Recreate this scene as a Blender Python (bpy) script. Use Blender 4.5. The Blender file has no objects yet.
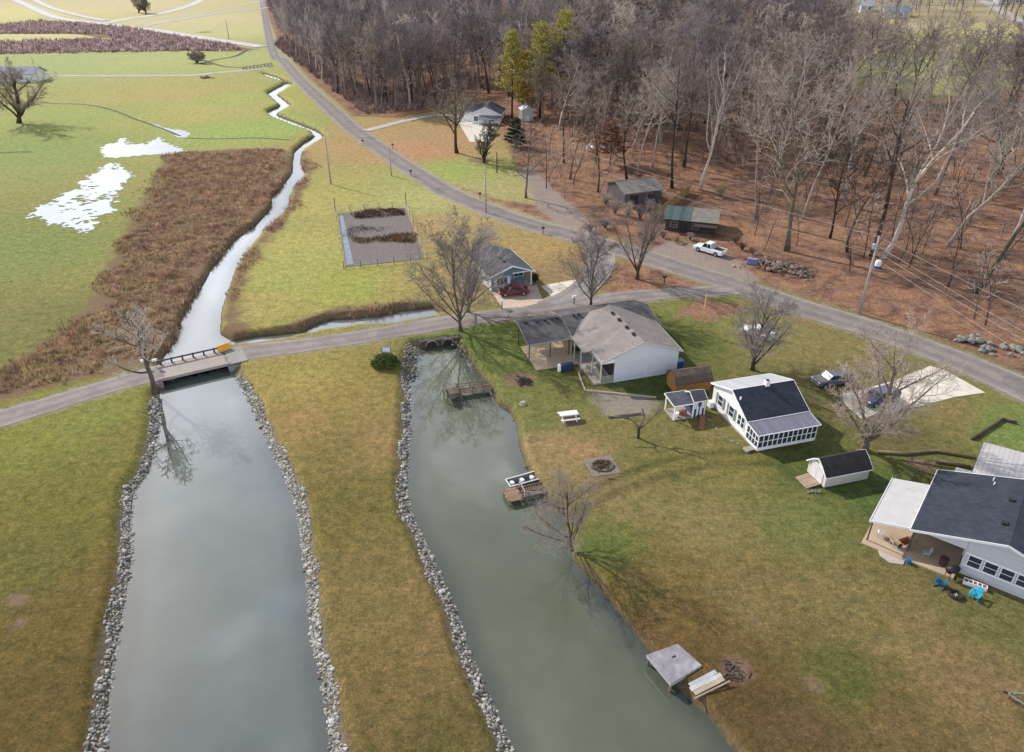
import bpy, bmesh, math, random
import numpy as np
from mathutils import Vector
PI = math.pi
R = math.radians
random.seed(7)
SC = bpy.context.scene
COL = SC.collection
# ------------------------------------------------------------------ camera (drone, 45 m up, looking 30 deg down)
F, PITCH, H = 735.0, R(30.2), 45.0
CP, SP = math.cos(PITCH), math.sin(PITCH)
cam_data = bpy.data.cameras.new('camera')
cam_data.sensor_width = 36
cam_data.lens = 36 * F / 1024
cam_data.clip_start = 0.5
cam_data.clip_end = 9000
cam = bpy.data.objects.new('camera', cam_data)
COL.objects.link(cam)
cam.location = (0, 0, H)
cam.rotation_euler = (PI / 2 - PITCH, 0, 0)
SC.camera = cam

def G(px, py, z=0.0):
    """a point of the survey photograph on the level z"""
    X = px - 512
    u = 376 - py
    Y = F * CP + u * SP
    Z = -F * SP + u * CP
    t = (z - H) / Z
    return (X * t, Y * t)

def zat(x, y, py, x_=None):
    u = 376 - py
    return H - y * (F * SP - u * CP) / (u * SP + F * CP)

def proj(x, y, z):
    d = y * CP + (H - z) * SP
    return 512 + F * x / d, 376 - F * (y * SP - (H - z) * CP) / d, d

# ------------------------------------------------------------------ terrain
ROAD_PX = [(272, 48), (283, 60), (300, 80), (330, 108), (352, 128), (385, 152), (420, 175), (450, 193), (490, 210), (530, 224),
           (560, 232), (600, 243), (640, 255), (680, 268), (720, 280), (770, 297), (810, 310), (860, 325), (910, 342), (950, 357),
           (1000, 378), (1030, 392), (1100, 428), (1250, 500)]
ROAD = [G(*p) for p in ROAD_PX]
HLINE = np.array([(-900, 3500), (-420, 1400), (-255, 824)] + ROAD + [(ROAD[-1][0] + 300, ROAD[-1][1] - 250)])

def pdist(x, y, pts, closed=False):
    """distance to a polyline and which side (+ = left of travel)"""
    x = np.asarray(x, float); y = np.asarray(y, float)
    best = np.full(x.shape, 1e18); side = np.zeros(x.shape)
    n = len(pts)
    for i in range(n if closed else n - 1):
        ax, ay = pts[i]; bx, by = pts[(i + 1) % n]
        dx, dy = bx - ax, by - ay
        L = dx * dx + dy * dy + 1e-12
        t = np.clip(((x - ax) * dx + (y - ay) * dy) / L, 0, 1)
        ex = x - ax - t * dx; ey = y - ay - t * dy
        d = ex * ex + ey * ey
        m = d < best
        best = np.where(m, d, best)
        side = np.where(m, dx * (y - ay) - dy * (x - ax), side)
    return np.sqrt(best), side

def sdpoly(x, y, pts, pad=25.0):
    """signed distance, negative inside; clipped to pad away from the outline's box"""
    x = np.asarray(x, float); y = np.asarray(y, float)
    P_ = np.array(pts)
    out = np.full(x.shape, float(pad))
    m = (x > P_[:, 0].min() - pad) & (x < P_[:, 0].max() + pad) & (y > P_[:, 1].min() - pad) & (y < P_[:, 1].max() + pad)
    if not m.any(): return out
    xs = x[m]; ys = y[m]
    d, _ = pdist(xs, ys, pts, True)
    ins = np.zeros(xs.shape, bool)
    n = len(pts)
    for i in range(n):
        ax, ay = pts[i]; bx, by = pts[(i + 1) % n]
        if ay == by: continue
        c = ((ay > ys) != (by > ys)) & (xs < (bx - ax) * (ys - ay) / (by - ay) + ax)
        ins ^= c
    out[m] = np.where(ins, -d, np.minimum(d, pad))
    return out

def sstep(a, b, v):
    t = np.clip((v - a) / (b - a), 0, 1)
    return t * t * (3 - 2 * t)

def hill(x, y):
    x = np.asarray(x, float); y = np.asarray(y, float)
    d, sd = pdist(x, y, HLINE)
    s = np.where(sd > 0, d, -d)
    az = np.degrees(np.arctan2(x, np.maximum(y, 1)))
    k = 0.22 - 0.14 * sstep(9, 23, az)
    q = np.maximum(s - 32, 0)
    q = q * q / (q + 25)
    z = 62 * (1 - np.exp(-k * q / 62))
    fl = sstep(900, 2600, y) * (90 + 30 * np.sin(x * .003 + 1)) * sstep(0, 1, 0.5 + 0.5 * np.sin(x * .0021 + 2) + .4)
    return z + np.where(s < 0, fl, 0), s

def T(x, y):
    return float(hill(np.array([x]), np.array([y]))[0][0])

def P(px, py):
    """where the line of sight meets the ground -> (x, y, z)"""
    X = px - 512.0; u = 376.0 - py
    Y = F * CP + u * SP; Z = -F * SP + u * CP
    ts = np.geomspace(25, 2600, 900) / Y
    xs = X * ts; ys = Y * ts; zs = H + Z * ts
    g = hill(xs, ys)[0]
    i = int(np.argmax(zs < g)) if (zs < g).any() else len(ts) - 1
    if i == 0: i = 1
    a, b = ts[i - 1], ts[i]
    for _ in range(14):
        m = (a + b) / 2
        if H + Z * m < T(X * m, Y * m): b = m
        else: a = m
    m = (a + b) / 2
    return (X * m, Y * m, T(X * m, Y * m))

# ------------------------------------------------------------------ water outlines
WL = -0.9
LEFT_PX = [(160, 384), (160, 400), (158, 433), (149, 471), (134, 491), (130, 522), (131, 560), (126, 590), (112, 667), (104, 752), (98, 830), (90, 1000),
           (360, 1000), (343, 830), (334, 752), (323, 685), (312, 630), (307, 580), (303, 540), (298, 505), (285, 475), (268, 440), (253, 408), (237, 378), (231, 366)]
CREEK_PX = [(224, 350), (240, 347), (256, 345.5), (281, 342), (319, 334), (357, 328), (398, 325), (438, 318), (439, 311.5), (433, 308), (398, 311), (377, 316.5),
            (357, 318), (329, 320), (314, 325), (301, 332), (281, 334), (255, 337), (233, 341), (220, 334), (222, 309), (229, 289), (235, 271), (243, 258), (256, 241), (271, 225),
            (289, 208), (290, 195), (301, 180), (306, 174), (300, 164), (302, 152), (324, 138), (317, 131), (299, 124), (276, 115), (291, 106), (277, 95),
            (293, 85), (276, 77), (262, 72.5), (262, 75), (272, 79), (286, 83), (267, 93.5), (281, 106), (267, 112), (271, 117), (293, 126), (311, 132), (315, 137), (306, 141.5), (294, 152), (292, 174),
            (281, 188), (272, 197), (271, 208), (256, 225), (238, 236), (222, 256), (212, 268), (207, 278.5), (192, 301), (182, 319), (177, 337), (160, 362)]
RIGHT_PX = [(408, 364), (417, 348), (427, 347), (448, 343), (455, 344), (463, 352), (471, 362), (480, 374), (490, 388), (497, 404), (510, 412), (517, 426), (519, 445),
            (525, 463), (532, 478), (545, 500), (562, 514), (570, 544), (573, 560), (599, 588), (622, 619), (647, 649), (675, 685), (696, 706), (716, 726),
            (734, 752), (775, 815), (850, 1000), (600, 1000), (535, 800), (511, 752), (505, 735), (486, 693), (468, 654), (455, 611), (432, 560), (410, 514), (406, 491), (408, 453), (410, 420),
            (409, 380)]
LEFT = [G(x, y, WL) for x, y in LEFT_PX]
CREEK = [G(x, y, WL) for x, y in CREEK_PX]
RIGHT = [G(x, y, WL) for x, y in RIGHT_PX]
MAINW = LEFT + CREEK

def water_sd(x, y):
    return np.minimum(sdpoly(x, y, MAINW, 8), sdpoly(x, y, RIGHT, 8))

# ------------------------------------------------------------------ object helpers
def tag(o, label=None, cat=None, group=None, kind=None):
    if label: o['label'] = label
    if cat: o['category'] = cat
    if group: o['group'] = group
    if kind: o['kind'] = kind
    return o

def root(name, label, cat, loc, rz=0.0, group=None, rot=None):
    o = bpy.data.objects.new(name, None)
    o.empty_display_size = 0.3
    COL.objects.link(o)
    o.location = loc
    o.rotation_euler = rot if rot else (0, 0, rz)
    return tag(o, label, cat, group)

def copy_tree(o, parent=None):
    c = o.copy(); COL.objects.link(c)
    c.parent = parent
    for ch in list(o.children): copy_tree(ch, c)
    return c

class MB:
    def __init__(s): s.v = []; s.f = []
    def add(s, vs, fs):
        b = len(s.v); s.v += [tuple(v) for v in vs]; s.f += [tuple(i + b for i in f) for f in fs]; return s
    def box(s, cx, cy, cz, sx, sy, sz, rz=0.0, tz=1.0):
        c, q = math.cos(rz), math.sin(rz); vs = []
        for dz in (-.5, .5):
            k = 1 if dz < 0 else tz
            for dx, dy in ((-.5, -.5), (.5, -.5), (.5, .5), (-.5, .5)):
                x, y = dx * sx * k, dy * sy * k
                vs.append((cx + x * c - y * q, cy + x * q + y * c, cz + dz * sz))
        return s.add(vs, [(3, 2, 1, 0), (4, 5, 6, 7), (0, 1, 5, 4), (1, 2, 6, 5), (2, 3, 7, 6), (3, 0, 4, 7)])
    def bar(s, a, b, w, h=None):
        """square bar from a to b"""
        h = h or w
        a = Vector(a); b = Vector(b); d = (b - a).normalized()
        u = d.cross(Vector((0, 0, 1)))
        if u.length < 1e-3: u = Vector((1, 0, 0))
        u.normalize(); n = u.cross(d)
        vs = []
        for p in (a, b):
            for i, j in ((-1, -1), (1, -1), (1, 1), (-1, 1)): vs.append(p + u * i * w / 2 + n * j * h / 2)
        return s.add(vs, [(3, 2, 1, 0), (4, 5, 6, 7), (0, 1, 5, 4), (1, 2, 6, 5), (2, 3, 7, 6), (3, 0, 4, 7)])
    def slab(s, poly, t):
        """a flat polygon in space given thickness t downwards"""
        n = len(poly); top = [tuple(p) for p in poly]; bot = [(p[0], p[1], p[2] - t) for p in poly]
        return s.add(top + bot, [tuple(range(n)), tuple(range(2 * n - 1, n - 1, -1))] + [(i, i + n, (i + 1) % n + n, (i + 1) % n) for i in range(n)])
    def prism(s, prof, a0, a1, ax='x'):
        """profile (b, z) extruded along the ridge direction"""
        n = len(prof)
        f = (lambda a, b, z: (a, b, z)) if ax == 'x' else (lambda a, b, z: (b, a, z))
        vs = [f(a0, b, z) for b, z in prof] + [f(a1, b, z) for b, z in prof]
        return s.add(vs, [tuple(range(n)), tuple(range(2 * n - 1, n - 1, -1))] + [(i, i + n, (i + 1) % n + n, (i + 1) % n) for i in range(n)])
    def tube(s, pts, rad, n=6, cap=True):
        b = len(s.v); m = len(pts)
        pts = [Vector(p) for p in pts]
        for i, p in enumerate(pts):
            d = (pts[min(i + 1, m - 1)] - pts[max(i - 1, 0)])
            if d.length < 1e-6: d = Vector((0, 0, 1))
            d.normalize()
            u = d.cross(Vector((.13, .97, .21)))
            if u.length < .2: u = d.cross(Vector((1, 0, 0)))
            u.normalize(); w = d.cross(u)
            r = rad[i] if isinstance(rad, (list, tuple)) else rad
            for k in range(n):
                a = 2 * PI * k / n
                q = p + u * (r * math.cos(a)) + w * (r * math.sin(a))
                s.v.append((q.x, q.y, q.z))
        for i in range(m - 1):
            for k in range(n):
                s.f.append((b + i * n + k, b + i * n + (k + 1) % n, b + (i + 1) * n + (k + 1) % n, b + (i + 1) * n + k))
        if cap:
            s.f.append(tuple(b + k for k in range(n - 1, -1, -1))); s.f.append(tuple(b + (m - 1) * n + k for k in range(n)))
        return s
    def lathe(s, prof, cx, cy, n=16):
        """(r, z) turned about a vertical axis"""
        b = len(s.v)
        for r, z in prof:
            for k in range(n): s.v.append((cx + r * math.cos(2 * PI * k / n), cy + r * math.sin(2 * PI * k / n), z))
        for i in range(len(prof) - 1):
            for k in range(n): s.f.append((b + i * n + k, b + i * n + (k + 1) % n, b + (i + 1) * n + (k + 1) % n, b + (i + 1) * n + k))
        s.f.append(tuple(b + k for k in range(n - 1, -1, -1))); s.f.append(tuple(b + (len(prof) - 1) * n + k for k in range(n)))
        return s
    def rock(s, cx, cy, cz, r, rng, flat=.7):
        bm = bmesh.new(); bmesh.ops.create_icosphere(bm, subdivisions=1, radius=1)
        ax = [rng.uniform(.7, 1.25) for _ in range(3)]
        vs = []
        for v in bm.verts:
            k = r * rng.uniform(.75, 1.15)
            vs.append((cx + v.co.x * k * ax[0], cy + v.co.y * k * ax[1], cz + v.co.z * k * ax[2] * flat))
        bm.verts.index_update()
        fs = [tuple(v.index for v in f.verts) for f in bm.faces]
        bm.free(); return s.add(vs, fs)
    def build(s, name, mat, parent=None, smooth=False, fix=True, bevel=0.0, loc=None):
        me = bpy.data.meshes.new(name); me.from_pydata(s.v, [], s.f)
        if fix and len(s.f) < 40000:
            bm = bmesh.new(); bm.from_mesh(me); bmesh.ops.recalc_face_normals(bm, faces=bm.faces)
            if bevel: bmesh.ops.bevel(bm, geom=list(bm.edges), offset=bevel, segments=2, affect='EDGES', profile=.6)
            bm.to_mesh(me); bm.free()
        me.materials.append(mat)
        if smooth: me.polygons.foreach_set('use_smooth', [True] * len(me.polygons))
        me.update()
        o = bpy.data.objects.new(name, me); COL.objects.link(o)
        if parent: o.parent = parent
        if loc: o.location = loc
        return o

def np_mesh(name, verts, faces, mat, k=4):
    """quick mesh from arrays, k vertices per face"""
    me = bpy.data.meshes.new(name)
    nv, nf = len(verts), len(faces)
    me.vertices.add(nv); me.vertices.foreach_set('co', np.asarray(verts, np.float32).ravel())
    me.loops.add(nf * k); me.loops.foreach_set('vertex_index', np.asarray(faces, np.int32).ravel())
    me.polygons.add(nf); me.polygons.foreach_set('loop_start', np.arange(0, nf * k, k, dtype=np.int32))
    me.polygons.foreach_set('loop_total', np.full(nf, k, np.int32))
    me.update(calc_edges=True); me.validate()
    me.materials.append(mat)
    o = bpy.data.objects.new(name, me); COL.objects.link(o)
    return o

# ------------------------------------------------------------------ materials
def lin(c):
    return tuple((v / 255 / 12.92 if v / 255 <= .04045 else ((v / 255 + .055) / 1.055) ** 2.4) for v in c)

class NT:
    def __init__(s, name):
        s.m = bpy.data.materials.new(name); s.m.use_nodes = True
        s.t = s.m.node_tree; s.N = s.t.nodes; s.L = s.t.links
        s.b = s.N['Principled BSDF']; s.tc = None
    def n(s, ty, **kw):
        o = s.N.new(ty)
        for k, v in kw.items():
            if k.startswith('_'): setattr(o, k[1:], v)
            else:
                key = int(k[1:]) if k[0] == 'i' and k[1:].isdigit() else k.replace('__', ' ')
                s.put(o.inputs[key], v)
        return o
    def put(s, sock, v):
        if hasattr(v, 'is_linked') or isinstance(v, bpy.types.NodeSocket): s.L.new(v, sock)
        elif isinstance(v, tuple) and len(v) == 3 and sock.type == 'RGBA': sock.default_value = (*v, 1)
        else: sock.default_value = v
    def co(s, kind='Object'):
        if not s.tc: s.tc = s.N.new('ShaderNodeTexCoord')
        return s.tc.outputs[kind]
    def pos(s):
        return s.N.new('ShaderNodeNewGeometry').outputs['Position']
    def noise(s, vec, scale, detail=4, rough=.55, dist=0.0):
        return s.n('ShaderNodeTexNoise', Vector=vec, Scale=scale, Detail=detail, Roughness=rough, Distortion=dist).outputs['Fac']
    def ramp(s, fac, stops, interp='LINEAR'):
        o = s.N.new('ShaderNodeValToRGB'); s.put(o.inputs[0], fac); cr = o.color_ramp; cr.interpolation = interp
        while len(cr.elements) < len(stops): cr.elements.new(.5)
        for e, (p, c) in zip(cr.elements, stops): e.position = p; e.color = (*c, 1) if len(c) == 3 else c
        return o.outputs[0]
    def mix(s, f, a, b, mode='MIX'):
        o = s.N.new('ShaderNodeMix'); o.data_type = 'RGBA'; o.blend_type = mode
        s.put(o.inputs[0], f); s.put(o.inputs[6], a); s.put(o.inputs[7], b)
        return o.outputs[2]
    def math(s, op, a, b=0.0, c=None):
        o = s.N.new('ShaderNodeMath'); o.operation = op; s.put(o.inputs[0], a); s.put(o.inputs[1], b)
        if c is not None: s.put(o.inputs[2], c)
        return o.outputs[0]
    def rng(s, v, a, b, c=0.0, d=1.0, smooth=True):
        o = s.N.new('ShaderNodeMapRange')
        if smooth: o.interpolation_type = 'SMOOTHSTEP'
        s.put(o.inputs[0], v); s.put(o.inputs[1], a); s.put(o.inputs[2], b); s.put(o.inputs[3], c); s.put(o.inputs[4], d)
        return o.outputs[0]
    def bump(s, h, strength=.5, dist=.05):
        o = s.n('ShaderNodeBump', Height=h, Strength=strength, Distance=dist)
        s.L.new(o.outputs[0], s.b.inputs['Normal'])
    def attr(s, name, out='Fac'):
        o = s.N.new('ShaderNodeAttribute'); o.attribute_name = name; return o.outputs[out]
    def fin(s, col, rough=.85, spec=.3):
        s.put(s.b.inputs['Base Color'], col); s.put(s.b.inputs['Roughness'], rough); s.b.inputs['Specular IOR Level'].default_value = spec
        return s.m

def plain(name, c, rough=.8, var=.25, scale=3.0, bump=.2, spec=.3, metal=0.0, stain=None):
    """weathered plain surface: two noises over one colour"""
    n = NT(name); v = n.co('Object')
    a = n.noise(v, scale, 5); b = n.noise(v, scale * 9, 3)
    f = n.math('ADD', n.math('MULTIPLY', a, .65), n.math('MULTIPLY', b, .35))
    lo = tuple(x * (1 - var) for x in c); hi = tuple(min(1, x * (1 + var)) for x in c)
    col = n.ramp(f, [(.3, lo), (.7, hi)])
    if stain:
        m = n.rng(n.noise(v, scale * .6, 6, .7), .55, .72); col = n.mix(n.math('MULTIPLY', m, .7), col, stain)
    if bump: n.bump(b, bump, .02)
    n.b.inputs['Metallic'].default_value = metal
    return n.fin(col, rough, spec)

def lined(name, c, axis, period, depth=.35, rough=.7, var=.15, metal=0.0, dark=None, width=.12, spec=.3):
    """boards, seams or ribs: thin dark lines at a period along one local axis"""
    n = NT(name); v = n.co('Object')
    sp = n.n('ShaderNodeSeparateXYZ', Vector=v)
    if axis == 'D': t = n.math('ADD', sp.outputs[0], sp.outputs[1])
    else: t = sp.outputs['XYZ'.index(axis)]
    fr = n.math('FRACT', n.math('DIVIDE', t, period))
    line = n.math('LESS_THAN', fr, width)
    cell = n.math('FLOOR', n.math('DIVIDE', t, period))
    wn = n.n('ShaderNodeTexWhiteNoise', _noise_dimensions='1D', W=cell).outputs[0]
    a = n.noise(v, 2.5, 5); b = n.noise(v, 22, 3)
    f = n.math('ADD', n.math('ADD', n.math('MULTIPLY', a, .5), n.math('MULTIPLY', b, .2)), n.math('MULTIPLY', wn, .3))
    col = n.ramp(f, [(.3, tuple(x * (1 - var) for x in c)), (.7, tuple(min(1, x * (1 + var)) for x in c))])
    col = n.mix(n.math('MULTIPLY', line, depth), col, dark or tuple(x * .25 for x in c))
    n.bump(n.math('SUBTRACT', 1, line), .4, .02)
    n.b.inputs['Metallic'].default_value = metal
    return n.fin(col, rough, spec)

def shingle(name, c, var=.3, rows=.25):
    n = NT(name); v = n.co('Object')
    br = n.n('ShaderNodeTexBrick', Vector=v, Scale=1.0, Color1=tuple(x * (1 - var) for x in c), Color2=tuple(x * (1 + var) for x in c), Mortar=tuple(x * .45 for x in c))
    br.inputs['Brick Width'].default_value = .5; br.inputs['Row Height'].default_value = rows; br.inputs['Mortar Size'].default_value = .02
    a = n.noise(v, .7, 5, .6); b = n.noise(v, 14, 4, .7)
    col = n.mix(.55, br.outputs[0], n.ramp(b, [(.3, tuple(x * .6 for x in c)), (.7, tuple(x * 1.5 for x in c))]))
    col = n.mix(.6, col, n.ramp(a, [(.3, (.62, .62, .62)), (.7, (1.15, 1.13, 1.1))]), 'MULTIPLY')
    n.bump(b, .5, .03)
    return n.fin(col, .95, .15)

def mask_noise(n, sd, amp, w, vec, scale):
    """1 inside (sd < 0), ragged edge"""
    nz = n.math('MULTIPLY', n.math('SUBTRACT', n.noise(vec, scale, 6, .65), .5), amp)
    return n.rng(n.math('ADD', sd, nz), w, -w)
# ------------------------------------------------------------------ light, sky
SUN_EL, SUN_AZ = R(34), math.atan2(-0.76, 0.65)      # azimuth from +Y, towards the upper left of the view
sd_ = Vector((math.sin(SUN_AZ) * math.cos(SUN_EL), math.cos(SUN_AZ) * math.cos(SUN_EL), math.sin(SUN_EL)))
sl = bpy.data.lights.new('sun', 'SUN'); sl.energy = 5.2; sl.angle = R(.6); sl.color = (1, .93, .84)
so = bpy.data.objects.new('sun', sl); COL.objects.link(so)
so.rotation_euler = sd_.to_track_quat('Z', 'Y').to_euler(); so.location = (0, 0, 200)
W = bpy.data.worlds.new('World'); SC.world = W; W.use_nodes = True
wt = W.node_tree; bg = wt.nodes['Background']
class WN(NT):
    def __init__(s): s.t = wt; s.N = wt.nodes; s.L = wt.links; s.tc = None
w_ = WN()
sky = w_.n('ShaderNodeTexSky', _sky_type='NISHITA', _sun_disc=False, _sun_elevation=SUN_EL, _sun_rotation=SUN_AZ % (2 * PI))
sky.air_density = 1.0; sky.dust_density = 2.0
gen = w_.co('Generated')
mp = w_.n('ShaderNodeMapping', Vector=gen, Scale=(1, 1, 1.6), Location=(.35, .1, .2))
cn = w_.noise(mp.outputs[0], 1.9, 7, .52, .25)
cl = w_.rng(cn, .43, .62)
shade = w_.ramp(w_.noise(mp.outputs[0], 2.6, 6, .55, .35), [(.40, (3.2, 3.9, 5.2)), (.60, (13.5, 13.3, 13.0))])
zz = w_.n('ShaderNodeSeparateXYZ', Vector=gen).outputs[2]
low = w_.rng(zz, .84, .42)
shade = w_.mix(1, shade, w_.mix(low, (.75, .76, .78), (3.7, 3.9, 4.3)), 'MULTIPLY')
cl = w_.math('MAXIMUM', cl, w_.math('MULTIPLY', low, .5))
w_.L.new(w_.mix(w_.math('MULTIPLY', cl, .85), sky.outputs[0], shade), bg.inputs[0])
bg.inputs[1].default_value = .076
SC.view_settings.view_transform = 'Standard'; SC.view_settings.look = 'None'
SC.view_settings.exposure = 0; SC.view_settings.gamma = 1

# ------------------------------------------------------------------ ground
def px_poly(pts): return [P(*p)[:2] for p in pts]
LEAFX = [px_poly(p) for p in (
    [(350, 116), (398, 118), (440, 110), (468, 96), (500, 130), (515, 160), (540, 205), (500, 200), (440, 180), (400, 160)],
    [(845, 95), (868, 45), (835, -8), (1180, -20), (1180, 66), (1000, 90), (930, 100)])]
LEAFI = px_poly([(611, 292), (616, 272), (632, 262), (650, 268), (700, 285), (690, 289), (640, 293)])
LEAFR = px_poly([(655, 320), (668, 300), (700, 291), (770, 303), (850, 330), (960, 372), (1030, 402), (1030, 418), (990, 402), (930, 362), (880, 345), (800, 330), (760, 316), (720, 330)])
BRUSH = [px_poly(p) for p in (
    [(165, 153), (230, 149), (288, 150), (293, 157), (291, 176), (281, 188), (272, 197), (271, 208), (256, 225), (238, 236), (222, 256), (212, 268), (207, 278), (192, 301), (182, 319), (177, 337),
     (160, 360), (140, 366), (60, 386), (0, 402), (-60, 425), (-60, 395), (0, 372), (30, 352), (62, 330), (88, 305), (100, 282), (112, 255), (128, 225), (142, 200), (158, 172)],
    [(301, 150), (313, 165), (310, 178), (297, 203), (284, 225), (262, 247), (249, 266), (242, 290), (238, 318), (256, 331), (285, 327), (312, 315), (345, 307), (385, 303), (430, 302), (445, 310),
     (433, 308), (398, 311), (377, 316), (357, 318), (329, 320), (314, 325), (301, 332), (281, 334), (255, 337), (233, 341), (219, 334), (222, 309), (229, 289), (235, 271), (243, 258), (256, 241), (271, 225),
     (289, 208), (290, 195), (301, 180), (306, 174), (300, 164)],
    [(-80, 31), (30, 22), (90, 24), (130, 28), (200, 40), (253, 49), (250, 52), (190, 51), (100, 52), (0, 54), (-80, 55), (-80, 43), (0, 42), (75, 39), (120, 40), (75, 34), (0, 34), (-80, 36)])]
GRAVEL = [px_poly(p) for p in (
    [(632, 262), (650, 250), (668, 240), (705, 246), (742, 262), (765, 288), (740, 286), (700, 274)],
    [(518, 172), (531, 164), (550, 186), (586, 216), (602, 238), (562, 230), (538, 208)],
    [(590, 236), (606, 246), (604, 268), (592, 288), (575, 303), (548, 302), (575, 287), (586, 268)],
    [(590, 390), (655, 397), (657, 404), (650, 415), (610, 417), (594, 402)])]
DIRT = [(519, 379, 1.9), (602, 466, 1.6), (19, 623, .5), (17, 600, .7), (812, 684, .5), (755, 620, .25), (737, 670, 1.0), (572, 421, 1.3), (922, 465, 1.3),
        (205, 32, 6), (480, 160, 3)]
TINT = '''20,250,125,140,65 60,330,122,122,60 30,150,135,155,72 100,115,150,165,80 200,112,170,165,88 175,95,172,160,90 230,100,158,172,80 60,65,155,172,100 200,60,165,178,105 55,36,195,195,125 160,60,165,178,105
250,130,145,172,75 200,20,195,188,140 100,5,195,185,145 230,30,188,188,130 20,12,200,195,125 300,250,165,165,80 330,200,165,162,80 350,285,155,162,62 250,300,165,155,80 420,285,160,148,78 430,230,165,140,90
380,140,170,145,85 310,100,165,165,80 420,200,168,172,100 290,280,160,165,75 540,250,165,140,80 580,270,145,122,85 470,290,150,132,80 300,380,155,142,62 340,400,145,128,58 340,450,125,112,52 300,420,148,125,62
380,440,142,120,66 350,500,112,105,42 370,600,122,108,56 400,700,115,98,50 430,740,98,90,42 430,650,125,105,58 40,430,128,132,42 100,420,125,135,50 60,500,115,112,34 30,560,108,105,38 60,620,105,92,34
50,700,100,86,34 100,600,112,96,38 130,430,125,118,48 480,345,100,120,48 510,370,112,122,55 560,400,112,118,58 550,445,148,125,82 600,430,122,118,60 640,460,112,112,52 700,430,125,117,65 740,470,122,117,55
620,500,132,120,70 610,545,98,112,46 700,520,130,120,70 800,520,108,117,58 870,490,82,108,48 660,580,115,100,48 750,600,122,107,60 850,600,125,112,65 900,640,128,112,66 850,680,92,97,42 800,740,98,80,44
700,620,105,86,38 960,680,128,106,66 1000,620,108,108,58 750,700,92,74,32 900,720,110,92,50 580,450,150,125,78 700,305,118,130,55 680,340,90,104,46 650,385,82,98,46 760,330,135,130,75 820,350,130,122,70 850,380,112,106,64
950,410,132,118,68 1010,430,110,135,58 900,440,105,97,58 920,465,108,117,52 800,470,82,98,42 400,140,172,140,95 420,150,180,130,90 450,172,150,170,78 480,190,168,165,105 500,205,165,155,100 900,60,155,170,92 950,35,170,172,108
1000,60,160,165,95 880,28,190,178,150 940,18,170,160,125 870,5,185,175,150 1010,30,175,165,120 960,-5,175,160,130 540,420,112,120,58 530,350,100,118,48 700,660,98,80,38 640,640,112,84,42 600,600,112,96,42'''
tint = []
for tkn in TINT.split():
    a = [float(q) for q in tkn.split(',')]
    p = P(a[0], a[1]); tint.append((p[0], p[1]) + lin(a[2:5]))
tint = np.array(tint)
RIPL = [[G(*p, WL) for p in L] for L in (LEFT_PX[1:12], LEFT_PX[12:24], RIGHT_PX[29:] + [RIGHT_PX[0], RIGHT_PX[1]])]
def rip_zone(x, y):
    d = np.full(np.shape(x), 9.0)
    m = (np.hypot(x, y) < 115)
    for L in RIPL: d[m] = np.minimum(d[m], pdist(x[m], y[m], L)[0])
    return sstep(2.6, 1.6, d) if False else 1 - sstep(1.6, 2.6, d)
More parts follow.
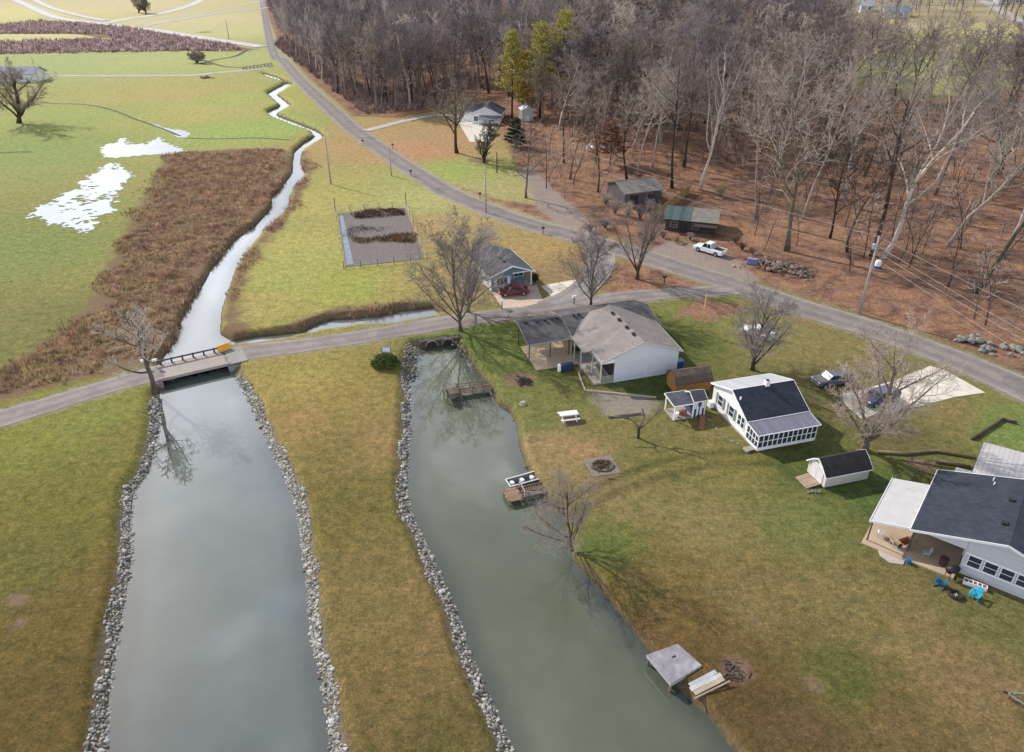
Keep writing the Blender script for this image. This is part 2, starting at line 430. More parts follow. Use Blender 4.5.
def build_ground():
    na = 560
    ang = np.radians(np.linspace(-68, 68, na))
    rr = [5.0]
    while rr[-1] < 5000: rr.append(rr[-1] * (1.0058 if rr[-1] < 420 else 1.035) if rr[-1] > 24 else rr[-1] + .8)
    rr = np.array(rr); nr = len(rr)
    A, Rr = np.meshgrid(ang, rr)
    x = (np.sin(A) * Rr).ravel(); y = (np.cos(A) * Rr).ravel()
    z, s = hill(x, y)
    near = (np.hypot(x, y) < 450)
    wsd = np.full(x.shape, 8.0); wsd[near] = water_sd(x[near], y[near])
    rip = rip_zone(x, y)
    bw = .55 + .95 * rip
    carve = np.where(wsd > 0, WL * (1 - np.clip(wsd / bw, 0, 1)), np.maximum(WL + .8 * wsd, -2.3))
    rough = .05 * np.sin(x * .9 + np.sin(y * .7)) * np.sin(y * 1.1) * sstep(34, 60, s)
    z = z + np.where(wsd < 1.5, carve, 0) + rough
    leaf = 4.0 - s
    leaf = np.where(s > 400, -4, leaf)
    for p in LEAFX: leaf = np.maximum(leaf, -sdpoly(x, y, p, 20))
    leaf = np.minimum(leaf, sdpoly(x, y, LEAFI, 20) - .5)
    leaf = np.minimum(leaf, sdpoly(x, y, LEAFR, 20) + 2.4)
    br = np.full(x.shape, 25.0)
    for p in BRUSH: br = np.minimum(br, sdpoly(x, y, p, 25))
    gr = np.full(x.shape, 25.0)
    for p in GRAVEL: gr = np.minimum(gr, sdpoly(x, y, p, 25))
    rd, _ = pdist(x, y, ROAD)
    gr = np.minimum(gr, rd - 3.1)
    ld, _ = pdist(x, y, LANE)
    gr = np.minimum(gr, ld - 2.15)
    dirt = np.full(x.shape, 25.0)
    for px, py, r in DIRT:
        q = P(px, py); dirt = np.minimum(dirt, np.hypot(x - q[0], y - q[1]) - r)
    # turf colour: mown lots differ; far fields paled to stand in for haze
    num = np.zeros((len(x), 3)); den = np.zeros(len(x))
    rad = np.hypot(x, y)
    for t in tint:
        w = 1 / (((x - t[0]) ** 2 + (y - t[1]) ** 2) / (rad * rad + 60) + .0006) ** 1.6
        num += w[:, None] * t[2:5]; den += w
    c = num / den[:, None]
    tr = np.minimum(pdist(x, y, TRACK1)[0], pdist(x, y, TRACK2)[0])
    c *= (1 - .32 * np.exp(-(tr / .55) ** 2))[:, None]
    far = sstep(600, 1200, rad)
    idx = np.arange(nr * na).reshape(nr, na)
    f = np.stack([idx[:-1, :-1], idx[:-1, 1:], idx[1:, 1:], idx[1:, :-1]], -1).reshape(-1, 4)
    m = ground_mat()
    o = np_mesh('ground', np.stack([x, y, z], 1), f, m)
    me = o.data
    for nm, v in (('leaf', leaf), ('brush', br), ('gravel', gr), ('dirt', dirt), ('wet', wsd), ('rip', rip), ('bw', bw)):
        at = me.attributes.new(nm, 'FLOAT', 'POINT'); at.data.foreach_set('value', v.astype(np.float32))
    at = me.attributes.new('turf', 'FLOAT_COLOR', 'POINT')
    at.data.foreach_set('color', np.concatenate([c, np.ones((len(x), 1))], 1).astype(np.float32).ravel())
    me.polygons.foreach_set('use_smooth', [True] * len(me.polygons))
    tag(o, kind='structure')
    return o

KT = .62     # turf reference colours -> base colours
def ground_mat():
    n = NT('turf_and_leaf_litter'); v = n.pos()
    n1 = n.noise(v, .09, 5, .6); n2 = n.noise(v, .45, 6, .65); n3 = n.noise(v, 2.2, 5, .75); n4 = n.noise(v, 5.5, 5, .9)
    turf = n.attr('turf', 'Color')
    turf = n.mix(1, turf, (KT * 1.29, KT * 1.21, KT * 1.08), 'MULTIPLY')
    hs = n.n('ShaderNodeHueSaturation', Color=turf, Saturation=.85); turf = hs.outputs[0]
    dry = n.mix(1, turf, (1.12, 1.04, 1.10), 'MULTIPLY'); lush = n.mix(1, turf, (.88, .94, .86), 'MULTIPLY')
    t = n.math('ADD', n.math('MULTIPLY', n1, .45), n.math('MULTIPLY', n2, .55))
    g = n.mix(n.rng(t, .5, .64), n.mix(n.rng(t, .5, .36), turf, lush), dry)
    fine = n.math('ADD', n.math('MULTIPLY', n3, .35), n.math('MULTIPLY', n4, .65))
    g = n.mix(1, g, n.ramp(fine, [(.36, (.30, .34, .30)), (.46, (.80, .83, .80)), (.55, (1.25, 1.22, 1.2)), (.64, (2.3, 2.15, 2.1))]), 'MULTIPLY')
    g = n.mix(1, g, n.ramp(n.noise(v, .9, 6, .72, .4), [(.36, (.76, .79, .75)), (.5, (1, 1, 1)), (.64, (1.22, 1.19, 1.18))]), 'MULTIPLY')
    spk = n.rng(n.noise(v, 17, 2, .5), .66, .72)
    g = n.mix(n.math('MULTIPLY', spk, .35), g, (.32, .24, .14))
    # leaf litter
    lf = n.ramp(fine, [(.32, (.05, .024, .018)), (.44, (.165, .083, .052)), (.53, (.30, .165, .10)), (.64, (.55, .39, .27))])
    lf2 = n.ramp(fine, [(.32, (.045, .026, .024)), (.48, (.15, .08, .063)), (.64, (.38, .245, .19))])
    lf = n.mix(n.rng(t, .42, .6), lf, lf2)
    lf = n.mix(1, lf, n.ramp(n.noise(v, .28, 5, .7, .8), [(.36, (.52, .46, .50)), (.52, (1, 1, 1)), (.66, (1.25, 1.2, 1.1))]), 'MULTIPLY')  # dark mauve mottles painted for the shadow bands under the trees
    g = n.mix(n.math('MULTIPLY', mask_noise(n, n.attr('leaf'), 5.5, 1.2, v, .5), .95), g, lf)
    # brush floor
    gv = n.ramp(fine, [(.3, (.14, .12, .11)), (.5, (.27, .235, .21)), (.7, (.42, .38, .35))])
    gm = mask_noise(n, n.attr('gravel'), 3.6, .9, v, .6)
    g = n.mix(n.math('MULTIPLY', gm, .72), g, gv)
    dm = mask_noise(n, n.attr('dirt'), 2.2, .6, v, 1.6)
    g = n.mix(n.math('MULTIPLY', dm, .85), g, n.ramp(fine, [(.3, (.09, .06, .045)), (.7, (.3, .2, .14))]))
    wm = mask_noise(n, n.attr('wet'), .7, .25, v, 1.5)
    edge = mask_noise(n, n.math('SUBTRACT', n.attr('wet'), n.math('MULTIPLY', n.attr('bw'), .62)), .7, .3, v, 1.2)
    g = n.mix(n.math('MULTIPLY', edge, n.rng(n.attr('rip'), 0, 1, .8, .75)), g, n.mix(n.attr('rip'), n.ramp(fine, [(.3, (.05, .042, .025)), (.6, (.17, .125, .07)), (.75, (.28, .22, .13))]), n.ramp(fine, [(.3, (.06, .055, .045)), (.6, (.19, .165, .13)), (.75, (.36, .33, .29))])))
    bf = n.ramp(fine, [(.3, (.07, .045, .03)), (.5, (.17, .11, .065)), (.7, (.30, .22, .12))])
    g = n.mix(mask_noise(n, n.attr('brush'), 6, 1.2, v, .3), g, bf)
    g = n.mix(wm, g, (.05, .052, .035))
    n.bump(fine, .65, .09)
    return n.fin(g, .95, .1)

LANE_PX = [(-120, 452), (0, 419), (60, 401), (130, 380), (163, 372), (224, 357), (256, 351), (300, 346), (360, 337), (420, 327), (455, 321), (500, 315), (540, 310), (590, 302), (620, 298), (660, 294), (700, 292), (735, 289)]
LANE = [G(*p) for p in LANE_PX]
TRACK1 = [G(*p) for p in [(560, 500), (600, 485), (640, 468), (690, 455), (740, 452), (800, 445)]]
TRACK2 = [G(*p) for p in [(570, 515), (620, 490), (660, 477), (710, 465), (770, 462)]]
build_ground()

def asphalt(name, c, crack=True, edge=True):
    n = NT(name); v = n.pos()
    a = n.noise(v, .35, 5, .6); b = n.noise(v, 6, 4, .7); f = n.math('ADD', n.math('MULTIPLY', a, .5), n.math('MULTIPLY', b, .5))
    col = n.ramp(f, [(.32, tuple(x * .7 for x in c)), (.68, tuple(x * 1.35 for x in c))])
    t = n.attr('across')                      # -1 .. 1 across the carriageway
    ab = n.math('ABSOLUTE', t)
    tr = n.rng(n.math('ABSOLUTE', n.math('SUBTRACT', ab, .47)), .22, .05)
    col = n.mix(n.math('MULTIPLY', tr, .35), col, tuple(x * .62 for x in c))
    cen = n.rng(ab, .12, .02)
    col = n.mix(n.math('MULTIPLY', cen, .4), col, tuple(x * 1.25 for x in c))
    eg = n.rng(n.math('ADD', ab, n.math('MULTIPLY', n.math('SUBTRACT', n.noise(v, .9, 5, .7), .5), .35)), .82, .97)
    col = n.mix(n.math('MULTIPLY', eg, .8), col, (.36, .31, .27))
    pt = n.rng(n.noise(v, .22, 2, .4), .57, .6); col = n.mix(n.math('MULTIPLY', pt, .3), col, tuple(x * .6 for x in c))
    ck = n.n('ShaderNodeTexVoronoi', _feature='DISTANCE_TO_EDGE', Vector=v, Scale=.9).outputs[0]
    col = n.mix(n.math('MULTIPLY', n.rng(ck, .05, .0), .22), col, (.06, .055, .05))
    n.bump(b, .3, .02)
    return n.fin(col, .9, .2)

def ribbon(name, pts, width, m, zo, label=None, nx=8, z3=None):
    """a sheet that follows the ground along a smoothed line"""
    q = []
    for i in range(len(pts) - 1):
        p0 = pts[max(i - 1, 0)]; p1 = pts[i]; p2 = pts[i + 1]; p3 = pts[min(i + 2, len(pts) - 1)]
        L = math.dist(p1, p2); k = max(2, int(L / 2.5))
        for j in range(k):
            t = j / k
            q.append(tuple(.5 * ((2 * p1[a]) + (-p0[a] + p2[a]) * t + (2 * p0[a] - 5 * p1[a] + 4 * p2[a] - p3[a]) * t * t + (-p0[a] + 3 * p1[a] - 3 * p2[a] + p3[a]) * t ** 3) for a in (0, 1)))
    q.append(tuple(pts[-1][:2])); q = np.array(q)
    d = np.gradient(q, axis=0); d /= np.linalg.norm(d, axis=1)[:, None] + 1e-9
    nrm = np.stack([-d[:, 1], d[:, 0]], 1)
    n = len(q); us = np.linspace(-1, 1, nx + 1)
    rng = np.random.default_rng(len(name) + n)
    V = []; U = []
    wob = 1 + .05 * np.sin(np.arange(n) * .7) + .03 * rng.standard_normal(n)
    for i in range(n):
        for u in us:
            k = wob[i] if abs(u) > .9 else 1
            V.append((q[i, 0] + nrm[i, 0] * u * width / 2 * k, q[i, 1] + nrm[i, 1] * u * width / 2 * k)); U.append(u)
    V = np.array(V); z = hill(V[:, 0], V[:, 1])[0] + zo + .04 * (1 - np.array(U) ** 2)
    idx = np.arange(n * (nx + 1)).reshape(n, nx + 1)
    f = np.stack([idx[:-1, :-1], idx[:-1, 1:], idx[1:, 1:], idx[1:, :-1]], -1).reshape(-1, 4)[:, ::-1]
    o = np_mesh(name, np.column_stack([V, z]), f, m)
    at = o.data.attributes.new('across', 'FLOAT', 'POINT'); at.data.foreach_set('value', np.array(U, np.float32))
    return tag(o, kind='structure')

M_ROAD = asphalt('worn_grey_asphalt', (.21, .185, .175))
M_LANE = asphalt('worn_lane_asphalt', (.235, .205, .195))
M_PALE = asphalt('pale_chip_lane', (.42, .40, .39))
M_FAR = asphalt('pale_far_road', (.5, .49, .5))  # paler mix for the distant roads
ribbon('main_road', [tuple(p) for p in [(-250, 824)] + ROAD], 5.2, M_ROAD, .03)
ribbon('lane', LANE[:5], 3.7, M_LANE, .03)
ribbon('lane', LANE[5:], 3.7, M_LANE, .03)
ribbon('side_lane', [G(*p) for p in [(592, 243), (600, 254), (599, 268), (588, 284), (566, 299), (545, 307)]], 4.6, asphalt('side_lane_asphalt', (.26, .235, .225)), .022)
def gp(*a): return [G(*p) for p in a]
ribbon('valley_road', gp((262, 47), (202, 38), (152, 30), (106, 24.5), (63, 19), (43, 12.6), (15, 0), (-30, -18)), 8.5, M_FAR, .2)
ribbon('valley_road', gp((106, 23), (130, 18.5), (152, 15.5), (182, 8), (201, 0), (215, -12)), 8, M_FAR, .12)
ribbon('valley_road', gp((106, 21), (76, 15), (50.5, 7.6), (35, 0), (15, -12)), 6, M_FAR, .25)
ribbon('farm_track', gp((141, 26.5), (177, 20), (215, 14), (256, 9), (275, 7)), 6, M_PALE, .1)
ribbon('farm_track', gp((130, 19), (180, 17), (256, 2), (275, 0)), 3.5, M_PALE, .06)
ribbon('farm_lane', gp((-60, 77.5), (0, 77), (60, 76), (120, 76), (197, 75.2), (212, 73), (240, 71), (268, 68)), 3.4, M_PALE, .05)
ribbon('hilltop_road', [P(*p)[:2] for p in [(940, -12), (975, -2), (1010, 16), (1060, 40)]], 5, M_PALE, .15)

def conc(name, c):
    n = NT(name); v = n.pos()
    a = n.noise(v, .6, 5, .65); b = n.noise(v, 9, 4)
    col = n.ramp(n.math('ADD', n.math('MULTIPLY', a, .6), n.math('MULTIPLY', b, .4)), [(.3, tuple(x * .72 for x in c)), (.7, tuple(min(1, x * 1.2) for x in c))])
    n.bump(b, .25, .01); return n.fin(col, .85, .25)
M_CONC = conc('pale_drive_concrete', (.62, .57, .49)); M_CONC2 = conc('grey_patio_concrete', (.38, .34, .30)); M_CONCB = conc('buff_drive_concrete', (.52, .42, .33))
def sheet(name, pxs, m, th=.05, z=0.0, kind='structure'):
    pts = [P(*p) for p in pxs]
    mb = MB(); mb.slab([(p[0], p[1], p[2] + z + th) for p in pts], th + .1)
    return tag(mb.build(name, m), kind=kind)
sheet('concrete_drive', [(842, 392), (869, 387.7), (894, 381), (915, 372), (930, 366), (944, 370), (985, 392.7), (955, 397), (932, 403), (908, 409), (889, 413), (861.5, 419), (844, 404)], M_CONC, .04)
sheet('concrete_drive', [(492, 292), (503, 308.5), (522, 307), (543.7, 302.5), (536.6, 285)], M_CONCB, .03)
sheet('concrete_drive', [(541, 286), (552, 297), (563, 294.6), (572, 291), (586, 281), (579.6, 279), (556, 283)], M_CONC, .02)
sheet('concrete_drive', [(453, 113), (470, 142), (492, 142), (484, 117)], M_CONC, .06)
ribbon('front_path', [P(*p)[:2] for p in [(365, 131), (385, 126), (400, 122), (420, 118), (438, 115), (456, 116)]], 3.0, M_PALE, .08)

# ------------------------------------------------------------------ water
def water_mat(name, body, ior=1.75, rough=.03, bump=.06, scale=.9):
    n = NT(name); v = n.pos()
    a = n.noise(v, .05, 4, .5)
    b_ = n.noise(v, .35, 5, .6)
    col = n.ramp(n.math('ADD', n.math('MULTIPLY', a, .7), n.math('MULTIPLY', b_, .3)), [(.3, tuple(x * .78 for x in body)), (.7, tuple(x * 1.2 for x in body))])
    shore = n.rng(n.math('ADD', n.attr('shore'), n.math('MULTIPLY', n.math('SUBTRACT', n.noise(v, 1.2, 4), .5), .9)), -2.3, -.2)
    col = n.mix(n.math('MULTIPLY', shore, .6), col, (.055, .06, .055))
    n.bump(n.noise(v, scale, 3), bump, .05)
    n.b.inputs['IOR'].default_value = ior
    n.put(n.b.inputs['Base Color'], col); n.b.inputs['Roughness'].default_value = rough
    return n.m
def water(name, poly, m, step, test, lim=.9):
    Q = np.array(poly); x0, y0 = Q.min(0) - 1; x1, y1 = Q.max(0) + 1
    xs = np.arange(x0, x1 + step, step); ys = np.arange(y0, y1 + step, step)
    X, Y = np.meshgrid(xs, ys); sd = sdpoly(X.ravel(), Y.ravel(), test, 6).reshape(X.shape)
    ok = sd < lim + step
    idx = np.arange(X.size).reshape(X.shape)
    f = np.stack([idx[:-1, :-1], idx[:-1, 1:], idx[1:, 1:], idx[1:, :-1]], -1)
    keep = ok[:-1, :-1] & ok[1:, :-1] & ok[:-1, 1:] & ok[1:, 1:]
    yc = (Y[:-1, :-1] + Y[1:, 1:]) / 2; xc = (X[:-1, :-1] + X[1:, 1:]) / 2
    B0, B1 = G(160, 376), G(230, 361)
    side = (B1[0] - B0[0]) * (yc - B0[1]) - (B1[1] - B0[1]) * (xc - B0[0])
    if test is MAINW: keep &= (side > 0) if name == 'creek' else (side <= 0)
    f = f[keep].reshape(-1, 4)
    used, inv = np.unique(f, return_inverse=True)
    V = np.stack([X.ravel()[used], Y.ravel()[used], np.full(len(used), WL)], 1)
    o = np_mesh(name, V, inv.reshape(-1, 4), m)
    at = o.data.attributes.new('shore', 'FLOAT', 'POINT'); at.data.foreach_set('value', sd.ravel()[used].astype(np.float32))
    return tag(o, kind='structure')
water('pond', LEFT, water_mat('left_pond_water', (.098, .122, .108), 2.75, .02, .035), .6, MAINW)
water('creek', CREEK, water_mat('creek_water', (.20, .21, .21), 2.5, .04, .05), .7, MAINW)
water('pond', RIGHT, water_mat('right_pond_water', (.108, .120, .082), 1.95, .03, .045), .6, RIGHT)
# standing water left on the pasture: ragged thin sheets with grass showing through
def puddle(pxs, seed, hole, m, amp=1.0, sc=.8):
    poly = [G(*p) for p in pxs]; Q = np.array(poly); x0, y0 = Q.min(0) - 2; x1, y1 = Q.max(0) + 2
    st = .22
    X, Y = np.meshgrid(np.arange(x0, x1, st), np.arange(y0, y1, st)); sd = sdpoly(X.ravel(), Y.ravel(), poly, 9).reshape(X.shape)
    rng = np.random.default_rng(seed); nz = np.zeros(X.shape)
    for fq, am in ((.16, .8), (.4, .7), (.9, .9), (2.0, 1.1)):
        gx, gy = X * fq * .7 + 50, Y * fq * .8 + 50; tab = rng.uniform(-1, 1, (128, 128))
        ix, iy = np.floor(gx).astype(int), np.floor(gy).astype(int); fx, fy = gx - ix, gy - iy; fx = fx * fx * (3 - 2 * fx); fy = fy * fy * (3 - 2 * fy)
        t_ = lambda i, j: tab[i % 128, j % 128]
        nz += am * ((t_(ix, iy) * (1 - fx) + t_(ix + 1, iy) * fx) * (1 - fy) + (t_(ix, iy + 1) * (1 - fx) + t_(ix + 1, iy + 1) * fx) * fy)
    nz /= nz.std()
    ok = (sd + nz * amp < 0) & (nz < hole)
    idx = np.arange(X.size).reshape(X.shape)
    f = np.stack([idx[:-1, :-1], idx[:-1, 1:], idx[1:, 1:], idx[1:, :-1]], -1)
    f = f[ok[:-1, :-1] & ok[1:, :-1] & ok[:-1, 1:] & ok[1:, 1:]].reshape(-1, 4)
    used, inv = np.unique(f, return_inverse=True)
    o = np_mesh('flood_puddle', np.stack([X.ravel()[used], Y.ravel()[used], np.full(len(used), .035)], 1), inv.reshape(-1, 4), m)
    tag(o, kind='structure')
M_PUD = water_mat('standing_water', (.40, .43, .50), 1.75, .22, .3, 1.5); M_PUD2 = water_mat('sky_glare_water', (.62, .63, .66), 2.0, .2, .3, 1.5)  # bright sky glare painted into the puddles' base colour
M_PUD.node_tree.nodes['Principled BSDF'].inputs['Specular IOR Level'].default_value = 1.0
puddle([(34, 212), (42, 206), (60, 197), (78, 184), (98, 168), (112, 163), (128, 170), (133, 176), (118, 190), (112, 204), (122, 210), (104, 214), (95, 222), (86, 232), (64, 229), (45, 224)], 3, 1.45, M_PUD, .75)
puddle([(99, 148), (115, 143), (122, 139), (130, 144), (146, 144), (158, 137), (166, 142), (187, 151), (170, 155), (140, 156), (104, 158)], 5, 2.2, M_PUD2, .7)
puddle([(140, 119), (155, 124), (172, 130), (180, 129), (190, 133), (188, 138), (176, 137), (160, 128)], 6, 2.0, M_PUD, .35)
# dark drainage ditches across the pasture
M_DITCH = plain('ditch_mud', (.07, .07, .04), .95, .4)
def ditch(pxs, w):
    o = ribbon('ditch', gp(*pxs), w, M_DITCH, .04, nx=3)
ditch([(40, 102), (60, 104), (78, 104), (100, 107), (118, 112), (135, 119), (158, 127), (180, 136)], .8)
ditch([(185, 138), (215, 139), (255, 138), (290, 140)], .7)
ditch([(200, 64), (215, 60), (236, 56), (248, 50), (260, 49)], 2.2)
ditch([(203, 60), (222, 66), (245, 68)], 1.5)
ditch([(0, 153), (18, 152), (32, 152)], .7)
# ------------------------------------------------------------------ bare trees
def bark(name, c, twig=False):
    n = NT(name); v = n.co('Object')
    oi = n.N.new('ShaderNodeObjectInfo').outputs['Random']
    a = n.noise(v, 1.3, 5, .7)
    col = n.ramp(a, [(.3, tuple(x * .55 for x in c)), (.7, tuple(min(1, x * 1.45) for x in c))])
    tone = n.ramp(oi, [(0, (.40, .38, .40)), (.3, (.72, .69, .68)), (.65, (1.0, .95, .90)), (1, (1.38, 1.30, 1.22))])
    col = n.mix(1, col, tone, 'MULTIPLY')
    return n.fin(col, .95, .1)
M_BARK = bark('grey_brown_bark', (.17, .14, .12)); M_TWIG = bark('grey_brown_twigs', (.30, .255, .22), True)
M_DBARK = bark('dark_wet_bark', (.075, .06, .05)); M_PBARK = bark('pale_flaking_bark', (.38, .345, .31)); M_PTWIG = bark('pale_tan_twigs', (.44, .395, .345))
M_GBARK = bark('mossy_bark', (.16, .15, .10)); M_RTWIG = bark('ruddy_twigs', (.30, .17, .12))
M_VTWIG = bark('violet_grey_twigs', (.27, .235, .235))

STY = {  # clear stem, limb count per level, length ratios, angles, lift
    'forest': dict(clear=.36, nc=(14, 7, 6, 4), lr=(.36, .5, .5, .5), ang=(46, 46, 48, 48), lift=(.0, .09, .05, .03), wand=(.05, .16, .22, .3)),
    'open':   dict(clear=.28, nc=(12, 7, 6, 5), lr=(.52, .5, .48, .5), ang=(56, 48, 46, 46), lift=(.0, .09, .06, .03), wand=(.07, .16, .22, .3)),
    'vase':   dict(clear=.10, nc=(10, 11, 7, 5), lr=(.84, .36, .46, .5), ang=(24, 32, 42, 45), lift=(.0, .07, .06, .04), wand=(.08, .07, .18, .26)),
    'tall':   dict(clear=.48, nc=(12, 7, 6, 5), lr=(.40, .52, .5, .5), ang=(46, 46, 48, 48), lift=(.0, .09, .05, .03), wand=(.06, .17, .22, .3)),
    'arms':   dict(clear=.30, nc=(8, 7, 6, 5), lr=(.60, .48, .5, .5), ang=(38, 46, 48, 48), lift=(.0, .05, .05, .03), wand=(.11, .22, .26, .3)),
    'round':  dict(clear=.10, nc=(14, 11, 8, 6), lr=(.84, .42, .50, .6), ang=(42, 38, 46, 48), lift=(.0, .05, .03, .02), wand=(.07, .11, .2, .3)),
    'sapling': dict(clear=.22, nc=(9, 4, 3), lr=(.34, .5, .5), ang=(38, 42, 45), lift=(.0, .12, .1), wand=(.07, .15, .2)),
    'weep':   dict(clear=.14, nc=(15, 10, 9, 6), lr=(.72, .46, .48, .55), ang=(50, 50, 50, 50), lift=(.0, .05, -.03, -.05), wand=(.08, .2, .25, .3)),
}
def grow(rng, h, r0, style, thin=.016):
    st = STY[style]; segs = []
    nc, lr, ang, lift, wand = st['nc'], st['lr'], st['ang'], st['lift'], st['wand']
    ML = len(nc)
    def rec(p, d, L, r, lv):
        ns = (8, 5, 4, 3, 2)[lv]; pts = [p.copy()]; rad = [r]
        rend = max(r * (.22 if lv else .30), thin * .55)
        for i in range(ns):
            w = wand[min(lv, ML - 1)]
            d = d + Vector((rng.gauss(0, w), rng.gauss(0, w), rng.gauss(0, w * .6) + lift[min(lv, len(lift) - 1)]))
            d.normalize(); p = p + d * (L / ns); pts.append(p.copy()); rad.append(r + (rend - r) * (i + 1) / ns)
        segs.append((lv, pts, rad))
        if lv >= ML: return
        n = nc[lv]; az = rng.uniform(0, 6.28)
        f0 = st['clear'] if lv == 0 else .22
        for k in range(n):
            f = f0 + (1 - f0) * ((k + rng.uniform(0, .8)) / n)
            if style == 'vase' and lv == 0: f = f0 + (.16 if k < 6 else .8) * (k / n)
            if style == 'round' and lv == 0: f = f0 + (.28 if k < 7 else .85) * (k / n)
            f = min(f, .98)
            x = f * ns; i = int(x); t = x - i; q = pts[i].lerp(pts[i + 1], t); rr = rad[i] + (rad[i + 1] - rad[i]) * t
            dd = (pts[i + 1] - pts[i]).normalized()
            az += 2.4 + rng.uniform(-.5, .5)
            a = R(ang[lv]) * rng.uniform(.65, 1.25)
            u = dd.cross(Vector((.2, .3, 1)) if abs(dd.z) < .9 else Vector((1, 0, 0))).normalized(); w2 = dd.cross(u)
            nd = dd * math.cos(a) + (u * math.cos(az) + w2 * math.sin(az)) * math.sin(a)
            if lv >= 1 and nd.z < -.1 and style != 'weep': nd.z *= .3
            shape = (1 - .55 * max(0, (f - f0) / (1 - f0)) ** 1.5) if lv == 0 else (1 - .4 * f)
            if style in ('vase', 'round') and lv == 0: shape = 1 if k < 6 else (.45 if style == 'vase' else .6)
            rec(q, nd, L * lr[lv] * shape * rng.uniform(.75, 1.2), max(rr * (.62 if lv == 0 else .6), thin), lv + 1)
    rec(Vector((0, 0, -.25)), Vector((rng.gauss(0, .04), rng.gauss(0, .04), 1)), h * (.96 if style != 'vase' else .85), r0, 0)
    return segs

def tree_meshes(seed, h, r0, style, thin=.016):
    rng = random.Random(seed); segs = grow(rng, h, r0, style, thin)
    zmax = max(p.z for s in segs for p in s[1]); k = h / zmax
    tr, cr = MB(), MB()
    for lv, pts, rad in segs:
        pts = [Vector((p.x * k, p.y * k, p.z * k)) for p in pts]
        if lv == 0:
            rad = [rad[0] * 1.45] + rad[1:]
            tr.tube(pts, rad, 8)
        elif lv == 1: tr.tube(pts, rad, 5, False)
        else: cr.tube(pts, rad, 3, False)
    return tr, cr

def build_tree(name, label, seed, h, r0, style, mt, mc, loc, rz=0, group=None, lean=None, thin=.016, cat='tree'):
    tr, cr = tree_meshes(seed, h, r0, style, thin)
    rot = (0, 0, rz)
    t = root(name, label, cat, loc, rz, group)
    if lean: t.rotation_euler = (lean[0], lean[1], rz); t.rotation_mode = 'XYZ'
    tr.build('trunk', mt, t, smooth=True, fix=False); cr.build('crown', mc, t, fix=False)
    return t

def hpx(px, py, top):
    x, y, z = P(px, py); return (x, y, z - .1), zat(x, y, top) - z

def ntree(px, py, top, label, seed, style, mt=None, mc=None, r=None, lean=None, rz=0, group=None, name='bare_tree', thin=.016, hs=1.0):
    loc, h = hpx(px, py, top); h *= hs
    return build_tree(name, label, seed, h, r or h * .022, style, mt or M_BARK, mc or M_TWIG, loc, rz, group, lean, thin)

# trees one can point to, near to far
ntree(155, 391, 300, 'pale bare tree leaning over the water at the left end of the bridge', 11, 'open', M_BARK, M_PTWIG, .30, thin=.026)
ntree(461, 331, 212, 'tall bare tree on the lane verge by the right pond head, nearer of two', 12, 'round', M_BARK, M_PTWIG, .22, thin=.015)
ntree(468, 312, 208, 'tall bare tree across the lane from the pond head, left of the red car', 13, 'round', M_BARK, M_PTWIG, .22, rz=1.5, thin=.015)
ntree(591, 306, 212, 'slender bare tree behind the dark patio roof beside the lane', 14, 'round', M_DBARK, M_TWIG, .17, thin=.013)
ntree(637, 279, 196, 'bare many-stemmed tree on the leafy island between the road and the lane', 15, 'vase', M_DBARK, M_TWIG, .26, rz=.6)
ntree(753, 370, 282, 'bushy grey bare tree on the lawn behind the white house', 16, 'round', M_BARK, M_PTWIG, .26, thin=.015)
ntree(864, 450, 318, 'broad bare tree behind the small white shed with the ramp', 17, 'round', M_BARK, M_TWIG, .34, rz=2, thin=.014)
ntree(572, 548, 468, 'small bare tree leaning over the right pond bank below the fishing dock', 18, 'round', M_DBARK, M_TWIG, .13, lean=(0, R(-8)), thin=.008)
ntree(457, 153, 76, 'dark bare tree by the white slab drive of the far grey house', 19, 'open', M_DBARK, M_TWIG, .45, thin=.03)
ntree(484, 163, 118, 'small spreading bare tree in front of the far grey house', 20, 'vase', M_DBARK, M_TWIG, .32, thin=.035)
ntree(526, 198, 112, 'thin bare tree at the gravel turnout below the far grey house', 21, 'open', M_BARK, M_TWIG, .24, thin=.022)
ntree(19, 123, 55, 'big dark bare tree alone at the left edge of the pasture', 22, 'round', M_DBARK, M_TWIG, .6, thin=.03)
ntree(197, 63, 48, 'low spreading bare tree by the ditch in the far pasture', 23, 'round', M_DBARK, M_TWIG, .3, thin=.05, name='low_tree').scale = (2.0, 1.6, 1)
ntree(139, 13, -8, 'bare tree standing alone in the pale far field', 24, 'round', M_DBARK, M_TWIG, .6, thin=.07)
ntree(146, 14, -4, 'second bare tree just right of the one in the pale far field', 25, 'round', M_DBARK, M_TWIG, .5, thin=.07)
# pollarded little tree on the lawn: a stub trunk and three lopped limbs
loc, h = hpx(638, 438, 405)
t = root('pollarded_tree', 'small lopped tree with three crooked limbs beside the pebble bed', 'tree', loc)
mb = MB(); mb.tube([(0, 0, -.2), (.02, 0, .6), (0, .03, 1.2), (-.05, 0, 1.5)], [.2, .16, .15, .13], 9); mb.build('trunk', M_BARK, t, True, False)
mb = MB()
for pts in ([(-.05, 0, 1.4), (-.5, .2, 2.0), (-1.0, .3, 2.3), (-1.5, .3, 2.9)], [(0, 0, 1.4), (.4, .2, 2.2), (.5, .3, 2.9)], [(.1, 0, 1.3), (.8, -.1, 2.1), (1.5, 0, 3.0), (2.0, 0, 4.2), (2.1, .1, 4.8)],
            [(.8, -.1, 2.1), (1.4, .4, 2.5), (2.2, .5, 3.4)], [(-1, .3, 2.3), (-1.7, .5, 2.4), (-3.2, .6, 2.5)], [(.5, .3, 2.6), (.2, .5, 3.5)]):
    mb.tube(pts, [.10 - .02 * i for i in range(len(pts))], 6)
